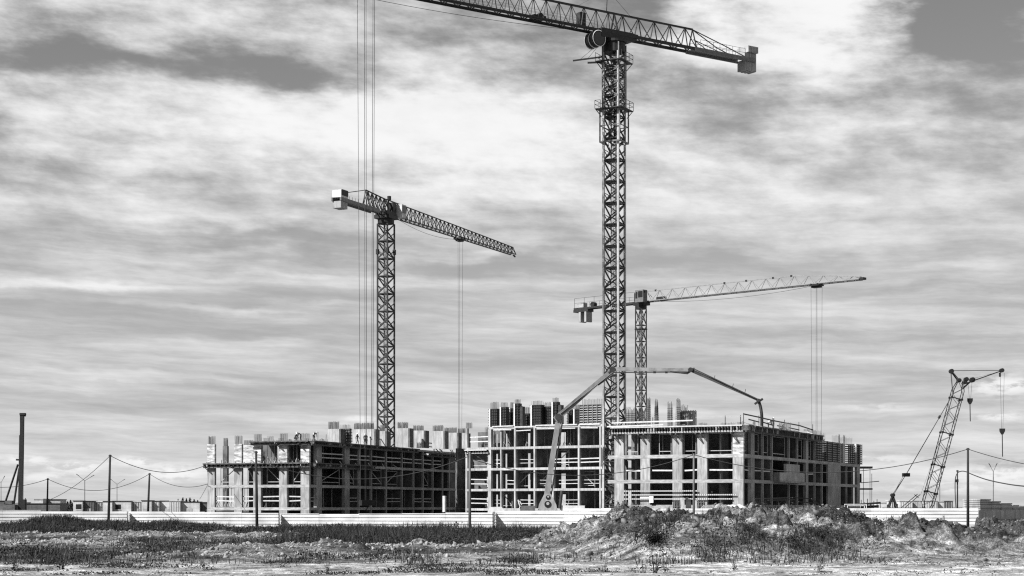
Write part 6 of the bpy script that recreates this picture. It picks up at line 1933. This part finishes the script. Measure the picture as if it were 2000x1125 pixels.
# ------------------------------------------------------------------ people at work
def person(px, py, Y, pose, label, face=0.0, vest=False, base=None):
    """one continuous skinned body; py is the row of the feet"""
    loc = P(px, py, Y) if base is None else base
    t = thing('person', label, 'person', loc, face, 'workers on the site')
    J = {'hip': (0, 0, .92), 'waist': (0, 0, 1.08), 'chest': (0, 0, 1.34), 'neck': (0, 0, 1.50), 'head': (0, -.01, 1.62), 'crown': (0, -.01, 1.73), 'nose': (0, -.09, 1.63),
         'hl': (-.1, 0, .90), 'hr': (.1, 0, .90), 'kl': (-.12, -.02, .5), 'kr': (.12, -.02, .5), 'al': (-.13, .02, .08), 'ar': (.13, .02, .08), 'tl': (-.14, -.16, .04), 'tr': (.14, -.16, .04),
         'sl': (-.19, 0, 1.42), 'sr': (.19, 0, 1.42), 'el': (-.25, .02, 1.14), 'er': (.25, .02, 1.14), 'wl': (-.24, -.1, .92), 'wr': (.24, -.1, .92), 'fl': (-.23, -.13, .83), 'fr': (.23, -.13, .83)}
    if pose == 'bend':
        J.update(waist=(0, -.10, 1.04), chest=(0, -.34, 1.16), neck=(0, -.48, 1.22), head=(0, -.60, 1.24), crown=(0, -.70, 1.28), nose=(0, -.63, 1.15), sl=(-.19, -.40, 1.2), sr=(.19, -.40, 1.2),
                 el=(-.24, -.44, .92), er=(.24, -.44, .92), wl=(-.18, -.52, .66), wr=(.18, -.52, .66), fl=(-.16, -.54, .57), fr=(.16, -.54, .57), kl=(-.12, -.08, .5), kr=(.12, -.08, .5))
    elif pose == 'crouch':
        J.update(hip=(0, .12, .42), waist=(0, .06, .56), chest=(0, -.10, .80), neck=(0, -.20, .93), head=(0, -.26, 1.03), crown=(0, -.28, 1.14), nose=(0, -.34, 1.02), hl=(-.1, .1, .42), hr=(.1, .1, .42),
                 kl=(-.16, -.26, .52), kr=(.16, -.26, .52), sl=(-.19, -.14, .86), sr=(.19, -.14, .86), el=(-.25, -.3, .62), er=(.25, -.3, .62), wl=(-.15, -.46, .44), wr=(.15, -.46, .44), fl=(-.13, -.5, .36), fr=(.13, -.5, .36))
    elif pose == 'walk':
        J.update(kl=(-.1, -.22, .52), al=(-.1, -.30, .10), tl=(-.1, -.46, .07), kr=(.1, .1, .5), ar=(.1, .36, .12), tr=(.1, .22, .04), el=(-.25, .14, 1.16), wl=(-.22, .12, .93), fl=(-.21, .1, .84), er=(.25, -.12, 1.16), wr=(.22, -.28, 1.0), fr=(.2, -.34, .93))
    elif pose == 'reach':
        J.update(el=(-.27, -.2, 1.36), wl=(-.24, -.42, 1.46), fl=(-.23, -.5, 1.5), er=(.26, -.22, 1.2), wr=(.2, -.44, 1.2), fr=(.19, -.53, 1.21))
    R_ = {'hip': .13, 'waist': .125, 'chest': .15, 'neck': .06, 'head': .095, 'crown': .07, 'nose': .02, 'hl': .10, 'hr': .10, 'kl': .065, 'kr': .065, 'al': .045, 'ar': .045, 'tl': .035, 'tr': .035,
          'sl': .07, 'sr': .07, 'el': .05, 'er': .05, 'wl': .036, 'wr': .036, 'fl': .03, 'fr': .03}
    E = [('hip', 'waist'), ('waist', 'chest'), ('chest', 'neck'), ('neck', 'head'), ('head', 'crown'), ('head', 'nose')] + [e for s in 'lr' for e in (('hip', 'h' + s), ('h' + s, 'k' + s), ('k' + s, 'a' + s), ('a' + s, 't' + s), ('chest', 's' + s), ('s' + s, 'e' + s), ('e' + s, 'w' + s), ('w' + s, 'f' + s))]
    names = list(J)
    me = bpy.data.meshes.new('body')
    me.from_pydata([J[k] for k in names], [(names.index(a), names.index(b)) for a, b in E], [])
    me.materials.append(M['cloth'])
    o = bpy.data.objects.new('body', me); COL.objects.link(o); o.parent = t
    sk = o.modifiers.new('skin', 'SKIN')
    for i, k in enumerate(names):
        v = me.skin_vertices[0].data[i]; v.radius = (R_[k], R_[k] * (.8 if k in ('hip', 'waist', 'chest') else 1)); v.use_root = k == 'hip'
    o.modifiers.new('sub', 'SUBSURF').levels = 1; o.modifiers['sub'].render_levels = 1
    hd = Vector(J['head']); cr = Vector(J['crown']); ax = (cr - hd).normalized()
    hm = MB(); hm.tube([hd + ax * .04, hd + ax * .10, hd + ax * .17, hd + ax * .20], .13, 10, .05); hm.tube([hd + ax * .035, hd + ax * .06], .155, 10)
    hm.build('hard_hat', 'white', t)
    if vest:
        w, c = Vector(J['waist']), Vector(J['chest'])
        MB().tube([w - (c - w) * .25, w.lerp(c, .5), c + (c - w) * .25], .165, 10, .19).build('vest', 'vest', t)
    return t

def on(bk, px, y, z, **k): return bk.w(bk.fx(px, y), y, z)
person(0, 0, 0, 'crouch', 'worker crouching on the top deck of the left frame, leftmost of the workers', 1.0, base=on(L, 577, 1.2, ZL[3]))
person(0, 0, 0, 'bend', 'worker bending over on the left frame top deck next to the crouching one', -1.2, base=on(L, 588, 2.0, ZL[3]))
person(0, 0, 0, 'bend', 'worker bending at the front corner of the left frame roof', .8, True, base=L.w(-.4, 2.2, ZL[3]))
def onside(bk, px, x, z): return bk.w(x, bk.fy(px, x), z)
person(0, 0, 0, 'reach', 'worker reaching up beside the pale wall on the left frame roof', 1.4, base=onside(L, 649.5, -.6, ZL[3]))
person(0, 0, 0, 'walk', 'worker walking before the pale wall left of the left crane mast', 1.2, base=onside(L, 698, -.4, ZL[3]))
person(0, 0, 0, 'stand', 'worker standing before the pale wall next to the walking one', .4, base=onside(L, 713, -.3, ZL[3]))
person(0, 0, 0, 'stand', 'worker standing at the foot of the left crane mast behind the rail', -.5, True, base=onside(L, 759.5, -.5, ZL[3]))
person(0, 0, 0, 'bend', 'worker in pale vest bending in the top side bay of the left frame', .5, True, base=onside(L, 621, -1.0, ZL[2]))
person(0, 0, 0, 'bend', 'worker bending over fresh concrete below the pump hose on the right frame', 1.2, True, base=onside(R, 1500, -.8, 12.95))
person(0, 0, 0, 'reach', 'worker reaching towards the pump hose on the right frame roof', -1.4, base=onside(R, 1511, -.6, 12.95))
person(0, 0, 0, 'crouch', 'worker crouching on the right frame roof farther from the pump hose', 1.0, True, base=onside(R, 1527, -.8, 12.95))
person(0, 0, 0, 'walk', 'worker in dark clothes inside the second storey of the right frame', .6, base=on(R, 1390, 1.4, ZR[1] - 3.4 + .0))
